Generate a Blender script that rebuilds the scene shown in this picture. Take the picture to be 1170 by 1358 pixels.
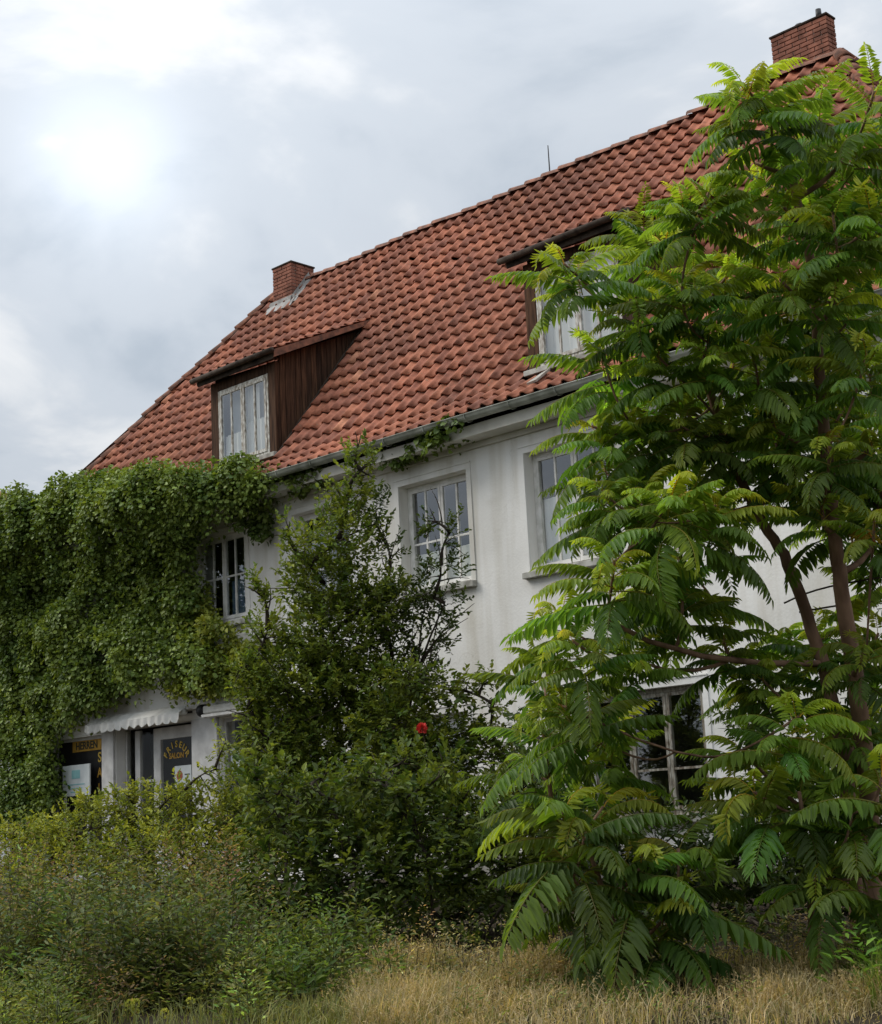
import bpy, bmesh, math, random
import numpy as np
from mathutils import Vector, Matrix
random.seed(7); RNG = np.random.default_rng(11)
scene = bpy.context.scene
COL = scene.collection
for o in list(bpy.data.objects): bpy.data.objects.remove(o)

# ------------------------------------------------------------------ camera
EYE = 1.7
CR = Vector((0.71256967, 0.699836, -0.04973968))
CU = Vector((0.17516686, -0.10880825, 0.97850771))
CF = Vector((-0.67938283, 0.70596766, 0.20012153))
FPX, PW, PH = 2000.0, 1170.0, 1358.0
cam_d = bpy.data.cameras.new('camera'); cam = bpy.data.objects.new('camera', cam_d); COL.objects.link(cam)
cam.matrix_world = Matrix(((CR.x, CU.x, -CF.x, 0), (CR.y, CU.y, -CF.y, 0), (CR.z, CU.z, -CF.z, EYE), (0, 0, 0, 1)))
cam_d.sensor_fit = 'HORIZONTAL'; cam_d.sensor_width = 36; cam_d.lens = 36 * FPX / PW
cam_d.clip_start = 0.1; cam_d.clip_end = 3000
scene.camera = cam
def ray(px, py): return CF + CR * ((px - PW / 2) / FPX) - CU * ((py - PH / 2) / FPX)
def at(px, py, depth):                       # a point of the place at that distance from the camera
    return Vector((0, 0, EYE)) + ray(px, py) * depth
def atY(px, py, Y):
    v = ray(px, py); return Vector((0, 0, EYE)) + v * (Y / v.y)

# ------------------------------------------------------------------ sky, sun, exposure
SUN = Vector((-0.62, -0.42, 0.66)).normalized()     # high soft light from the left
GAP = ray(140, 215).normalized()                     # thin spot in the cloud deck
sun_el = math.asin(SUN.z); sun_az = math.atan2(SUN.x, SUN.y)
world = bpy.data.worlds.new('World'); scene.world = world; world.use_nodes = True
nt = world.node_tree; nt.nodes.clear()
def N(t, typ, **kw):
    n = t.nodes.new(typ)
    for k, v in kw.items(): setattr(n, k, v)
    return n
def math_(t, op, a, b=None, clamp=False):
    n = N(t, 'ShaderNodeMath', operation=op, use_clamp=clamp)
    for i, v in enumerate((a, b)):
        if v is None: continue
        if isinstance(v, (int, float)): n.inputs[i].default_value = v
        else: t.links.new(v, n.inputs[i])
    return n.outputs[0]
def ramp(t, fac, stops, interp='LINEAR'):
    n = N(t, 'ShaderNodeValToRGB'); n.color_ramp.interpolation = interp
    e = n.color_ramp.elements
    while len(e) < len(stops): e.new(0.5)
    for i, (p, c) in enumerate(stops):
        e[i].position = p; e[i].color = (c[0], c[1], c[2], 1) if len(c) == 3 else c
    t.links.new(fac, n.inputs[0]); return n.outputs[0]
def mix(t, fac, a, b, mode='MIX'):
    n = N(t, 'ShaderNodeMix', data_type='RGBA', blend_type=mode)
    for sock, v in ((n.inputs[0], fac), (n.inputs[6], a), (n.inputs[7], b)):
        if isinstance(v, (int, float)): sock.default_value = v
        elif isinstance(v, tuple): sock.default_value = (v[0], v[1], v[2], 1)
        else: t.links.new(v, sock)
    return n.outputs[2]
sky = N(nt, 'ShaderNodeTexSky', sky_type='NISHITA'); sky.sun_disc = False
sky.sun_elevation = sun_el; sky.sun_rotation = sun_az
tc = N(nt, 'ShaderNodeTexCoord')
sep = N(nt, 'ShaderNodeSeparateXYZ'); nt.links.new(tc.outputs['Generated'], sep.inputs[0])
zc = math_(nt, 'MAXIMUM', sep.outputs[2], 0.0)
# cloud deck seen in perspective: direction divided by height
den = math_(nt, 'ADD', zc, 0.22)
cb = N(nt, 'ShaderNodeCombineXYZ')
nt.links.new(math_(nt, 'DIVIDE', sep.outputs[0], den), cb.inputs[0])
nt.links.new(math_(nt, 'DIVIDE', sep.outputs[1], den), cb.inputs[1])
no1 = N(nt, 'ShaderNodeTexNoise'); no1.inputs['Scale'].default_value = 2.6; no1.inputs['Detail'].default_value = 7; no1.inputs['Roughness'].default_value = 0.52
no1.inputs['Distortion'].default_value = 0.35
nt.links.new(cb.outputs[0], no1.inputs['Vector'])
cloud = ramp(nt, no1.outputs['Fac'], [(0.33, (0.43, 0.485, 0.55)), (0.50, (0.56, 0.605, 0.66)), (0.64, (0.76, 0.775, 0.79))], 'EASE')
# overcast sky brightens towards the zenith, and round the thin spot in the cloud deck
grad = math_(nt, 'ADD', math_(nt, 'ADD', math_(nt, 'MULTIPLY', zc, 0.05), 0.68), math_(nt, 'MULTIPLY', math_(nt, 'POWER', zc, 3.0), 1.8))  # rise steepened overhead, above the camera's view, to keep the wall lit
dp = N(nt, 'ShaderNodeVectorMath', operation='DOT_PRODUCT'); nt.links.new(tc.outputs['Generated'], dp.inputs[0]); dp.inputs[1].default_value = GAP
dpc = math_(nt, 'MAXIMUM', dp.outputs['Value'], 0.0)
glow = math_(nt, 'ADD', math_(nt, 'MULTIPLY', math_(nt, 'POWER', dpc, 900), 0.38), math_(nt, 'MULTIPLY', math_(nt, 'POWER', dpc, 70), 0.13))
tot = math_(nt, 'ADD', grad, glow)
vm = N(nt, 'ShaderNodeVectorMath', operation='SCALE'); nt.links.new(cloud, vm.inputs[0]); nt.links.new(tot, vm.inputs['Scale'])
nsc = N(nt, 'ShaderNodeVectorMath', operation='SCALE'); nt.links.new(sky.outputs[0], nsc.inputs[0]); nsc.inputs['Scale'].default_value = 0.10
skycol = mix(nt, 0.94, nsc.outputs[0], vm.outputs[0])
bg = N(nt, 'ShaderNodeBackground'); bg.inputs['Strength'].default_value = 1.0
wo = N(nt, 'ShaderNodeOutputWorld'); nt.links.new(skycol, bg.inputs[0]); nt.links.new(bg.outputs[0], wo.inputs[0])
sl = bpy.data.lights.new('sun', 'SUN'); sl.energy = 1.5; sl.angle = math.radians(30); sl.color = (1, 0.95, 0.88)
so = bpy.data.objects.new('sun', sl); COL.objects.link(so); so.rotation_euler = SUN.to_track_quat('Z', 'Y').to_euler(); so.location = (-30, 30, 30)
vs = scene.view_settings; vs.view_transform = 'Standard'; vs.look = 'None'; vs.exposure = 0.52; vs.gamma = 1; vs.use_curve_mapping = False
scene.render.engine = 'CYCLES'
scene.cycles.max_bounces = 6; scene.cycles.transparent_max_bounces = 12

# ------------------------------------------------------------------ materials
MATS = {}
def newmat(name, rough=0.7, spec=0.3):
    m = bpy.data.materials.new(name); m.use_nodes = True
    b = m.node_tree.nodes['Principled BSDF']; b.inputs['Roughness'].default_value = rough
    b.inputs['Specular IOR Level'].default_value = spec
    MATS[name] = m; return m, m.node_tree, b
def tex(t, scale, detail=4, rough=0.55, coord='Object', stretch=None, kind='ShaderNodeTexNoise'):
    c = N(t, 'ShaderNodeTexCoord'); mp = N(t, 'ShaderNodeMapping'); t.links.new(c.outputs[coord], mp.inputs[0])
    if stretch: mp.inputs['Scale'].default_value = stretch
    n = N(t, kind); t.links.new(mp.outputs[0], n.inputs['Vector']); n.inputs['Scale'].default_value = scale
    if kind == 'ShaderNodeTexNoise': n.inputs['Detail'].default_value = detail; n.inputs['Roughness'].default_value = rough
    return n.outputs[0]
def wtex(t, scale, detail=4, stretch=None):      # world-space noise
    c = N(t, 'ShaderNodeNewGeometry'); mp = N(t, 'ShaderNodeMapping'); t.links.new(c.outputs['Position'], mp.inputs[0])
    if stretch: mp.inputs['Scale'].default_value = stretch
    n = N(t, 'ShaderNodeTexNoise'); t.links.new(mp.outputs[0], n.inputs['Vector']); n.inputs['Scale'].default_value = scale; n.inputs['Detail'].default_value = detail
    return n.outputs[0]
def bump(t, b, h, strength=0.3, dist=0.02):
    n = N(t, 'ShaderNodeBump'); n.inputs['Strength'].default_value = strength; n.inputs['Distance'].default_value = dist
    t.links.new(h, n.inputs['Height']); t.links.new(n.outputs[0], b.inputs['Normal'])
def simple(name, c1, c2, scale=6, rough=0.7, bs=0.2, spec=0.3, stretch=None, lo=0.35, hi=0.65):
    m, t, b = newmat(name, rough, spec)
    f = wtex(t, scale, 6, stretch)
    t.links.new(ramp(t, f, [(lo, c1), (hi, c2)]), b.inputs['Base Color'])
    if bs: bump(t, b, f, bs)
    return m
def attr(t, name):
    n = N(t, 'ShaderNodeAttribute'); n.attribute_name = name; return n
# weathered white render: grey blotches, streaks and fine grain
m, t, b = newmat('stucco', 0.9, 0.15)
base = ramp(t, wtex(t, 0.9, 8), [(0.3, (0.67, 0.655, 0.615)), (0.6, (0.815, 0.80, 0.765))])
streak = ramp(t, wtex(t, 3.4, 7, (1, 1, 0.09)), [(0.50, (1, 1, 1)), (0.78, (0.74, 0.71, 0.64))])
c_ = mix(t, 1.0, base, streak, 'MULTIPLY')
patch = ramp(t, wtex(t, 1.3, 8), [(0.60, (1, 1, 1)), (0.85, (0.80, 0.78, 0.73))])
c_ = mix(t, 1.0, c_, patch, 'MULTIPLY')
vo = N(t, 'ShaderNodeTexVoronoi', feature='DISTANCE_TO_EDGE'); vo.inputs['Scale'].default_value = 0.55
ge = N(t, 'ShaderNodeNewGeometry'); nd = N(t, 'ShaderNodeTexNoise'); nd.inputs['Scale'].default_value = 2.5; nd.inputs['Detail'].default_value = 6; t.links.new(ge.outputs['Position'], nd.inputs['Vector'])
va = N(t, 'ShaderNodeVectorMath', operation='MULTIPLY_ADD'); t.links.new(nd.outputs['Color'], va.inputs[0]); va.inputs[1].default_value = (0.5, 0.5, 0.5); t.links.new(ge.outputs['Position'], va.inputs[2]); t.links.new(va.outputs[0], vo.inputs['Vector'])
crack = ramp(t, vo.outputs['Distance'], [(0.0, (0.60, 0.58, 0.53)), (0.004, (1, 1, 1))])
c_ = mix(t, ramp(t, wtex(t, 0.7, 2), [(0.54, (0, 0, 0)), (0.66, (0.28, 0.28, 0.28))]), c_, mix(t, 1.0, c_, crack, 'MULTIPLY')); t.links.new(c_, b.inputs['Base Color'])
bump(t, b, wtex(t, 28, 7), 0.3, 0.012)
# clay pantiles: per-tile tint, soot and lichen
m, t, b = newmat('tile', 0.75, 0.25)
a = attr(t, 'tint')
base = ramp(t, a.outputs['Fac'], [(0.0, (0.17, 0.076, 0.053)), (0.35, (0.325, 0.118, 0.072)), (0.72, (0.455, 0.160, 0.088)), (1.0, (0.60, 0.25, 0.14))])
soot = ramp(t, wtex(t, 9, 6), [(0.42, (1, 1, 1)), (0.74, (0.52, 0.49, 0.46))])
big = ramp(t, wtex(t, 0.45, 6), [(0.34, (1.02, 1.02, 1.02)), (0.66, (0.70, 0.75, 0.77))])
c_ = mix(t, 1.0, mix(t, 1.0, base, soot, 'MULTIPLY'), big, 'MULTIPLY')
lich = ramp(t, wtex(t, 26, 5), [(0.63, (0, 0, 0)), (0.72, (0.7, 0.7, 0.7))])
c_ = mix(t, lich, c_, (0.20, 0.17, 0.11)); t.links.new(c_, b.inputs['Base Color'])
bump(t, b, wtex(t, 60, 4), 0.25, 0.006)
simple('ridge_clay', (0.10, 0.055, 0.04), (0.30, 0.13, 0.08), 7, 0.85, 0.3)
simple('mortar', (0.30, 0.28, 0.24), (0.46, 0.44, 0.39), 14, 0.95, 0.4)
simple('lead', (0.17, 0.16, 0.15), (0.33, 0.32, 0.30), 8, 0.6, 0.2)
simple('zinc', (0.20, 0.21, 0.17), (0.42, 0.43, 0.38), 3.5, 0.55, 0.15, 0.4)
MATS['zinc'].node_tree.nodes['Principled BSDF'].inputs['Metallic'].default_value = 0.35
simple('dark_wood', (0.030, 0.016, 0.010), (0.085, 0.046, 0.027), 5, 0.85, 0.4, 0.15, (6, 6, 0.5))
t = MATS['dark_wood'].node_tree; b = t.nodes['Principled BSDF']; src_ = b.inputs['Base Color'].links[0].from_socket; oi = N(t, 'ShaderNodeObjectInfo')
t.links.new(mix(t, 1.0, src_, ramp(t, oi.outputs['Random'], [(0.0, (0.65, 0.65, 0.68)), (1.0, (1.5, 1.4, 1.3))]), 'MULTIPLY'), b.inputs['Base Color'])
simple('fascia_wood', (0.028, 0.020, 0.015), (0.080, 0.060, 0.045), 6, 0.85, 0.3, 0.15)
simple('white_paint', (0.58, 0.57, 0.52), (0.80, 0.775, 0.74), 7, 0.55, 0.15, 0.35)
simple('grey_paint', (0.46, 0.45, 0.43), (0.62, 0.61, 0.585), 5, 0.55, 0.1, 0.35)
simple('weathered_paint', (0.26, 0.22, 0.17), (0.66, 0.65, 0.60), 11, 0.75, 0.3, 0.25, (3, 3, 1))
simple('bare_paint', (0.12, 0.09, 0.06), (0.40, 0.38, 0.32), 9, 0.8, 0.3, 0.2, (3, 3, 1))
simple('sill_stone', (0.22, 0.21, 0.18), (0.50, 0.49, 0.44), 6, 0.85, 0.25)
simple('soffit', (0.48, 0.46, 0.40), (0.66, 0.64, 0.58), 2, 0.85, 0.15)
simple('curtain', (0.70, 0.69, 0.65), (0.80, 0.79, 0.76), 2, 0.9, 0.1, 0.1)
simple('net', (0.30, 0.31, 0.32), (0.42, 0.43, 0.44), 2, 0.9, 0, 0.1)
simple('panel_cream', (0.66, 0.65, 0.55), (0.78, 0.77, 0.68), 3, 0.7, 0.1)
simple('blue_cloth', (0.05, 0.09, 0.16), (0.11, 0.17, 0.27), 5, 0.85, 0.2)
simple('awning_cloth', (0.58, 0.57, 0.53), (0.76, 0.75, 0.71), 4, 0.9, 0.2)
simple('black_metal', (0.015, 0.015, 0.016), (0.035, 0.034, 0.033), 8, 0.5, 0.1)
simple('shop_board', (0.012, 0.011, 0.013), (0.028, 0.026, 0.026), 3, 0.45, 0.0, 0.3)
simple('yellow_print', (0.55, 0.36, 0.05), (0.66, 0.46, 0.09), 12, 0.6, 0)
simple('amber_print', (0.46, 0.25, 0.035), (0.56, 0.33, 0.06), 12, 0.6, 0)
simple('paper', (0.56, 0.60, 0.60), (0.68, 0.71, 0.70), 5, 0.8, 0)
simple('teal_print', (0.22, 0.45, 0.46), (0.30, 0.55, 0.55), 5, 0.8, 0)
simple('red_print', (0.26, 0.07, 0.035), (0.36, 0.11, 0.05), 9, 0.8, 0)
simple('dark_print', (0.03, 0.04, 0.03), (0.06, 0.07, 0.06), 5, 0.8, 0)
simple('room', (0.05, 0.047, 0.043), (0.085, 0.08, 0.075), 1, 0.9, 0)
simple('brick', (0.16, 0.070, 0.048), (0.34, 0.145, 0.098), 5.5, 0.9, 0.3, 0.15)
simple('soil', (0.022, 0.017, 0.011), (0.055, 0.043, 0.028), 1.2, 0.95, 0.5, 0.1)
simple('bark', (0.13, 0.075, 0.048), (0.28, 0.17, 0.11), 9, 0.85, 0.4, 0.2, (1, 1, 0.35))
simple('dark_bark', (0.025, 0.020, 0.015), (0.07, 0.055, 0.04), 9, 0.9, 0.4, 0.15)
simple('rachis', (0.10, 0.10, 0.025), (0.21, 0.11, 0.045), 3, 0.6, 0)
simple('rose_red', (0.50, 0.025, 0.02), (0.66, 0.05, 0.035), 20, 0.6, 0)
simple('concrete', (0.22, 0.21, 0.19), (0.36, 0.35, 0.32), 5, 0.9, 0.3)
# window glass: clear thin pane that mirrors the sky, more so at a slant
def glassmat(name, lo, hi, tr_c):
    m = bpy.data.materials.new(name); m.use_nodes = True; MATS[name] = m; t = m.node_tree; t.nodes.clear()
    gl = N(t, 'ShaderNodeBsdfGlossy'); gl.inputs['Roughness'].default_value = 0.03; gl.inputs['Color'].default_value = (0.9, 0.93, 0.96, 1)
    tr = N(t, 'ShaderNodeBsdfTransparent'); tr.inputs['Color'].default_value = (*tr_c, 1)
    lw = N(t, 'ShaderNodeLayerWeight'); bn = N(t, 'ShaderNodeBump'); bn.inputs['Strength'].default_value = 0.05; bn.inputs['Distance'].default_value = 0.05
    t.links.new(wtex(t, 1.7, 2), bn.inputs['Height']); t.links.new(bn.outputs[0], gl.inputs['Normal'])
    ms = N(t, 'ShaderNodeMixShader'); ou = N(t, 'ShaderNodeOutputMaterial')
    t.links.new(math_(t, 'ADD', math_(t, 'MULTIPLY', math_(t, 'POWER', lw.outputs['Facing'], 2.5), hi), lo, True), ms.inputs[0])
    t.links.new(tr.outputs[0], ms.inputs[1]); t.links.new(gl.outputs[0], ms.inputs[2]); t.links.new(ms.outputs[0], ou.inputs[0])
glassmat('glass', 0.16, 0.8, (0.95, 0.97, 0.96)); glassmat('shop_glass', 0.01, 0.14, (0.90, 0.91, 0.90))
# foliage: colour per leaf, thin and slightly translucent
def leafmat(name, rough=0.5, spec=0.35, trans=0.32, noise=3.0):
    m = bpy.data.materials.new(name); m.use_nodes = True; MATS[name] = m; t = m.node_tree
    b = t.nodes['Principled BSDF']; b.inputs['Roughness'].default_value = rough; b.inputs['Specular IOR Level'].default_value = spec
    a = attr(t, 'col'); oi = N(t, 'ShaderNodeObjectInfo')
    c0 = mix(t, 1.0, a.outputs['Color'], oi.outputs['Color'], 'MULTIPLY')
    v = ramp(t, wtex(t, noise, 4), [(0.3, (0.72, 0.78, 0.75)), (0.7, (1.22, 1.15, 1.0))])
    c0 = mix(t, 1.0, c0, v, 'MULTIPLY'); t.links.new(c0, b.inputs['Base Color'])
    tl = N(t, 'ShaderNodeBsdfTranslucent'); tl_c = mix(t, 1.0, c0, (1.7, 1.6, 0.7), 'MULTIPLY'); t.links.new(tl_c, tl.inputs['Color'])
    ms = N(t, 'ShaderNodeMixShader'); ms.inputs[0].default_value = trans
    out = t.nodes['Material Output']
    t.links.new(b.outputs[0], ms.inputs[1]); t.links.new(tl.outputs[0], ms.inputs[2]); t.links.new(ms.outputs[0], out.inputs[0])
    return m
leafmat('leaf', 0.55, 0.25, 0.32); leafmat('ivy_leaf', 0.5, 0.28, 0.22, 1.3); leafmat('sumac_leaf', 0.5, 0.32, 0.42, 2.0); leafmat('grass_blade', 0.7, 0.2, 0.3)

# ------------------------------------------------------------------ mesh helpers
WORLD = {}                                    # world position of every object built here
def link(name, me, parent=None, loc=(0, 0, 0), rot=None, scale=None):
    o = bpy.data.objects.new(name, me); COL.objects.link(o)
    loc = Vector(loc); WORLD[o] = loc.copy()
    if parent is not None:
        o.parent = parent; loc = loc - WORLD[parent]
    o.location = loc
    if rot is not None: o.rotation_euler = rot
    if scale is not None: o.scale = scale
    return o
def empty(name, loc, parent=None):
    o = link(name, None, parent, loc); o.empty_display_size = 0.3; return o
def tag(o, label, cat, group=None, kind=None):
    if label: o['label'] = label
    if cat: o['category'] = cat
    if group: o['group'] = group
    if kind: o['kind'] = kind
    return o
class MB:
    def __init__(s): s.v = []; s.f = []
    def add(s, vs, fs):
        k = len(s.v); s.v += [tuple(p) for p in vs]; s.f += [tuple(i + k for i in f) for f in fs]; return s
    def box(s, a, b):
        (x0, y0, z0), (x1, y1, z1) = a, b
        if x0 > x1: x0, x1 = x1, x0
        if y0 > y1: y0, y1 = y1, y0
        if z0 > z1: z0, z1 = z1, z0
        return s.add([(x0, y0, z0), (x1, y0, z0), (x1, y1, z0), (x0, y1, z0), (x0, y0, z1), (x1, y0, z1), (x1, y1, z1), (x0, y1, z1)],
                     [(0, 3, 2, 1), (4, 5, 6, 7), (0, 1, 5, 4), (1, 2, 6, 5), (2, 3, 7, 6), (3, 0, 4, 7)])
    def quad(s, a, b, c, d): return s.add([a, b, c, d], [(0, 1, 2, 3)])
    def tube(s, pts, rad, n=6, cap=True):
        pts = [Vector(p) for p in pts]
        if isinstance(rad, (int, float)): rad = [rad] * len(pts)
        k = len(s.v); up = Vector((0.31, 0.17, 0.93)).normalized()
        for i, p in enumerate(pts):
            d = (pts[min(i + 1, len(pts) - 1)] - pts[max(i - 1, 0)]).normalized()
            a = d.cross(up)
            if a.length < 0.05: a = d.cross(Vector((1, 0, 0)))
            a.normalize(); b_ = d.cross(a)
            for j in range(n):
                th = 2 * math.pi * j / n
                s.v.append(tuple(p + (a * math.cos(th) + b_ * math.sin(th)) * rad[i]))
        for i in range(len(pts) - 1):
            for j in range(n):
                s.f.append((k + i * n + j, k + i * n + (j + 1) % n, k + (i + 1) * n + (j + 1) % n, k + (i + 1) * n + j))
        if cap:
            s.f.append(tuple(k + j for j in range(n))[::-1]); s.f.append(tuple(k + (len(pts) - 1) * n + j for j in range(n)))
        return s
    def build(s, name, mat, parent=None, smooth=False, origin=None, bevel=0):
        if origin is None:
            lo = [min(p[i] for p in s.v) for i in range(3)]; hi = [max(p[i] for p in s.v) for i in range(3)]
            origin = Vector(((lo[0] + hi[0]) / 2, (lo[1] + hi[1]) / 2, lo[2]))
        origin = Vector(origin)
        me = bpy.data.meshes.new(name)
        me.from_pydata([tuple(Vector(p) - origin) for p in s.v], [], s.f)
        bm = bmesh.new(); bm.from_mesh(me); bmesh.ops.recalc_face_normals(bm, faces=bm.faces)
        if bevel: bmesh.ops.bevel(bm, geom=bm.edges[:], offset=bevel, segments=1, affect='EDGES')
        bm.to_mesh(me); bm.free()
        me.materials.append(MATS[mat])
        if smooth: me.polygons.foreach_set('use_smooth', [True] * len(me.polygons))
        return link(name, me, parent, origin)
def npmesh(name, V, F, mat, col=None, tint=None, smooth=False):
    """V (n,3), F (m,4) quads -> mesh, fast"""
    me = bpy.data.meshes.new(name); V = np.asarray(V, np.float32); F = np.asarray(F, np.int32)
    me.vertices.add(len(V)); me.vertices.foreach_set('co', V.ravel())
    k = F.shape[1]
    me.loops.add(F.size); me.loops.foreach_set('vertex_index', F.ravel())
    me.polygons.add(len(F)); me.polygons.foreach_set('loop_start', np.arange(0, F.size, k, dtype=np.int32))
    me.polygons.foreach_set('loop_total', np.full(len(F), k, np.int32))
    if smooth: me.polygons.foreach_set('use_smooth', np.ones(len(F), bool))
    if col is not None:
        at_ = me.color_attributes.new('col', 'FLOAT_COLOR', 'POINT')
        c4 = np.ones((len(V), 4), np.float32); c4[:, :3] = col; at_.data.foreach_set('color', c4.ravel())
    if tint is not None:
        at_ = me.attributes.new('tint', 'FLOAT', 'POINT'); at_.data.foreach_set('value', np.asarray(tint, np.float32))
    me.update(calc_edges=True); me.materials.append(MATS[mat]); return me
def unit(a): return a / np.maximum(np.linalg.norm(a, axis=-1, keepdims=True), 1e-9)
def leaf_arrays(P, D, Nn, L, wr=0.5, fold=0.18, droop=0.15):
    """ovate leaves, two quads each, folded on the midrib. P base, D direction, Nn rough normal"""
    n = len(P); D = unit(D); S = unit(np.cross(D, Nn)); U = unit(np.cross(S, D)); L = np.asarray(L).reshape(-1, 1)
    W = L * wr * 0.5
    b0 = P; tip = P + D * L - U * L * droop
    q1 = P + D * L * 0.33 + U * L * 0.03; q2 = P + D * L * 0.70 - U * L * droop * 0.4
    l1 = q1 + S * W + U * W * fold * 2; r1 = q1 - S * W + U * W * fold * 2
    l2 = q2 + S * W * 0.75 + U * W * fold * 1.5; r2 = q2 - S * W * 0.75 + U * W * fold * 1.5
    V = np.stack([b0, l1, l2, tip, r2, r1], 1).reshape(-1, 3)
    k = np.arange(n)[:, None] * 6
    F = np.concatenate([k + np.array([[0, 3, 2, 1]]), k + np.array([[0, 5, 4, 3]])], 0)
    return V, F
def tints(n, c, var=0.3, hue=0.12, rng=RNG):
    c = np.asarray(c); k = np.exp(rng.normal(0, var, (n, 1))); h = rng.normal(0, hue, (n, 1))
    return np.clip(c * k * np.concatenate([1 + h, np.ones((n, 1)), 1 - h * 0.5], 1), 0.003, 0.9)
def gz(x, y):
    tt = -0.694 * x + 0.72 * y
    return float(np.clip(0.048 * tt, 0, 0.92))
def gzn(x, y): return np.clip(0.048 * (-0.694 * x + 0.72 * y), 0, 0.92)

# ------------------------------------------------------------------ ground
def ground():
    xs = np.concatenate([np.linspace(-400, -45, 12), np.linspace(-40, 12, 105), np.linspace(18, 300, 10)])
    ys = np.concatenate([np.linspace(-250, -12, 8), np.linspace(-8, 34, 85), np.linspace(40, 500, 14)])
    X, Y = np.meshgrid(xs, ys); Zr = gzn(X, Y)
    near = (np.abs(X + 14) < 27) & (Y > -8) & (Y < 34)
    Zr = Zr + np.where(near, RNG.normal(0, 0.015, X.shape), 0)
    V = np.stack([X, Y, Zr], -1).reshape(-1, 3); w = len(xs)
    F = [(j * w + i, j * w + i + 1, (j + 1) * w + i + 1, (j + 1) * w + i) for j in range(len(ys) - 1) for i in range(w - 1)]
    o = link('ground', npmesh('ground', V, F, 'soil', smooth=True)); o['kind'] = 'structure'
ground()

# ------------------------------------------------------------------ the house
E_ = EYE
d, D, R = 14.412, 4.417, 5.30
HE = 5.30 + E_                      # eave height
YW = 14.86                          # face of the front wall
YB = d + 2 * D - 0.45
XL, XR = -26.3, -5.7                # eave corners
RL, RR = -22.4, -9.6                # ridge ends
ZG = 0.72                           # foot of the walls
house = empty('old_house', (-16, YW, 0.9))
tag(house, 'old white rendered house with a red pantile hipped roof and ivy on its wall', 'house')
# roof profile with a flatter kick at the eave: distance along slope -> (horizontal, rise)
A1 = (0.60, 0.44); L1 = math.hypot(*A1); A2 = (D - A1[0], R - A1[1]); L2 = math.hypot(*A2); SL = L1 + L2
def prof(s):
    if s < L1: return (A1[0] * s / L1, A1[1] * s / L1)
    k = (s - L1) / L2; return (A1[0] + A2[0] * k, A1[1] + A2[1] * k)
def roof_y(z):                      # y of the front slope at height z
    h = z - HE
    return d + (A1[0] * h / A1[1] if h < A1[1] else A1[0] + A2[0] * (h - A1[1]) / A2[1])
def roof_z(y):
    q = y - d
    return HE + (A1[1] * q / A1[0] if q < A1[0] else A1[1] + A2[1] * (q - A1[0]) / A2[0])
def sag(x, y): return 0.035 * math.sin(x * 0.55 + 1.0) * math.sin(y * 0.5) + 0.018 * math.sin(x * 1.7 + y * 2.1)

# openings of the front wall: x0, x1, z0, z1
WIN = {'ivy_window': (-23.55, -22.35, 4.92, 6.42), 'A': (-19.92, -18.66, 4.98, 6.42), 'B': (-17.50, -16.20, 4.90, 6.43), 'C': (-15.12, -13.78, 4.86, 6.42), 'D': (-12.72, -11.30, 4.82, 6.42),
       'F': (-15.75, -14.02, 1.75, 3.12), 'G': (-11.95, -10.20, 1.62, 3.13)}
SHOP = [(-24.45, -22.74, 1.45, 3.46), (-22.34, -20.14, 0.80, 3.50), (-19.42, -17.05, 1.45, 3.46)]
ops = list(WIN.values()) + SHOP
def wall_front():
    x0, x1, z0, z1 = -25.85, -6.15, ZG, HE - 0.12
    xs = sorted({x0, x1, *[o[0] for o in ops], *[o[1] for o in ops]}); zs = sorted({z0, z1, *[o[2] for o in ops], *[o[3] for o in ops]})
    m = MB(); T = 0.30
    for i in range(len(xs) - 1):
        for j in range(len(zs) - 1):
            cx, cz = (xs[i] + xs[i + 1]) / 2, (zs[j] + zs[j + 1]) / 2
            if any(o[0] < cx < o[1] and o[2] < cz < o[3] for o in ops): continue
            for y in (YW, YW + T): m.quad((xs[i], y, zs[j]), (xs[i + 1], y, zs[j]), (xs[i + 1], y, zs[j + 1]), (xs[i], y, zs[j + 1]))
    for a, b_, c, e in ops:
        y0, y1 = YW, YW + T
        m.quad((a, y0, c), (a, y1, c), (a, y1, e), (a, y0, e)); m.quad((b_, y0, c), (b_, y1, c), (b_, y1, e), (b_, y0, e))
        m.quad((a, y0, e), (a, y1, e), (b_, y1, e), (b_, y0, e)); m.quad((a, y0, c), (a, y1, c), (b_, y1, c), (b_, y0, c))
    m.build('front_wall', 'stucco', house)
wall_front()
for nm, a, b_ in (('side_wall', (-6.15, YW, ZG), (-6.45, YB, HE - 0.12)), ('side_wall', (-25.85, YW, ZG), (-25.55, YB, HE - 0.12)), ('rear_wall', (-25.55, YB - 0.3, ZG), (-6.45, YB, HE - 0.12))):
    if nm == 'side_wall': a = (a[0], YW + 0.302, a[2])
    MB().box(a, b_).build(nm, 'stucco', house)
m = MB()                                         # side returns closing the 0.3 m at the corners
for x in (-6.15, -25.85): m.quad((x, YW, ZG), (x, YW + 0.3, ZG), (x, YW + 0.3, HE - 0.12), (x, YW, HE - 0.12))
m.build('corner_return', 'stucco', house)
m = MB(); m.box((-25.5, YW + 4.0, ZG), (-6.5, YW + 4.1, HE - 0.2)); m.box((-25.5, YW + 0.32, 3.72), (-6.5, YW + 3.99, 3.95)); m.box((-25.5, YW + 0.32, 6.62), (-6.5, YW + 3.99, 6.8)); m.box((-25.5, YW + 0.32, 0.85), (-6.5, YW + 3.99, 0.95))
m.build('inner_partition', 'room', house)
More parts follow.
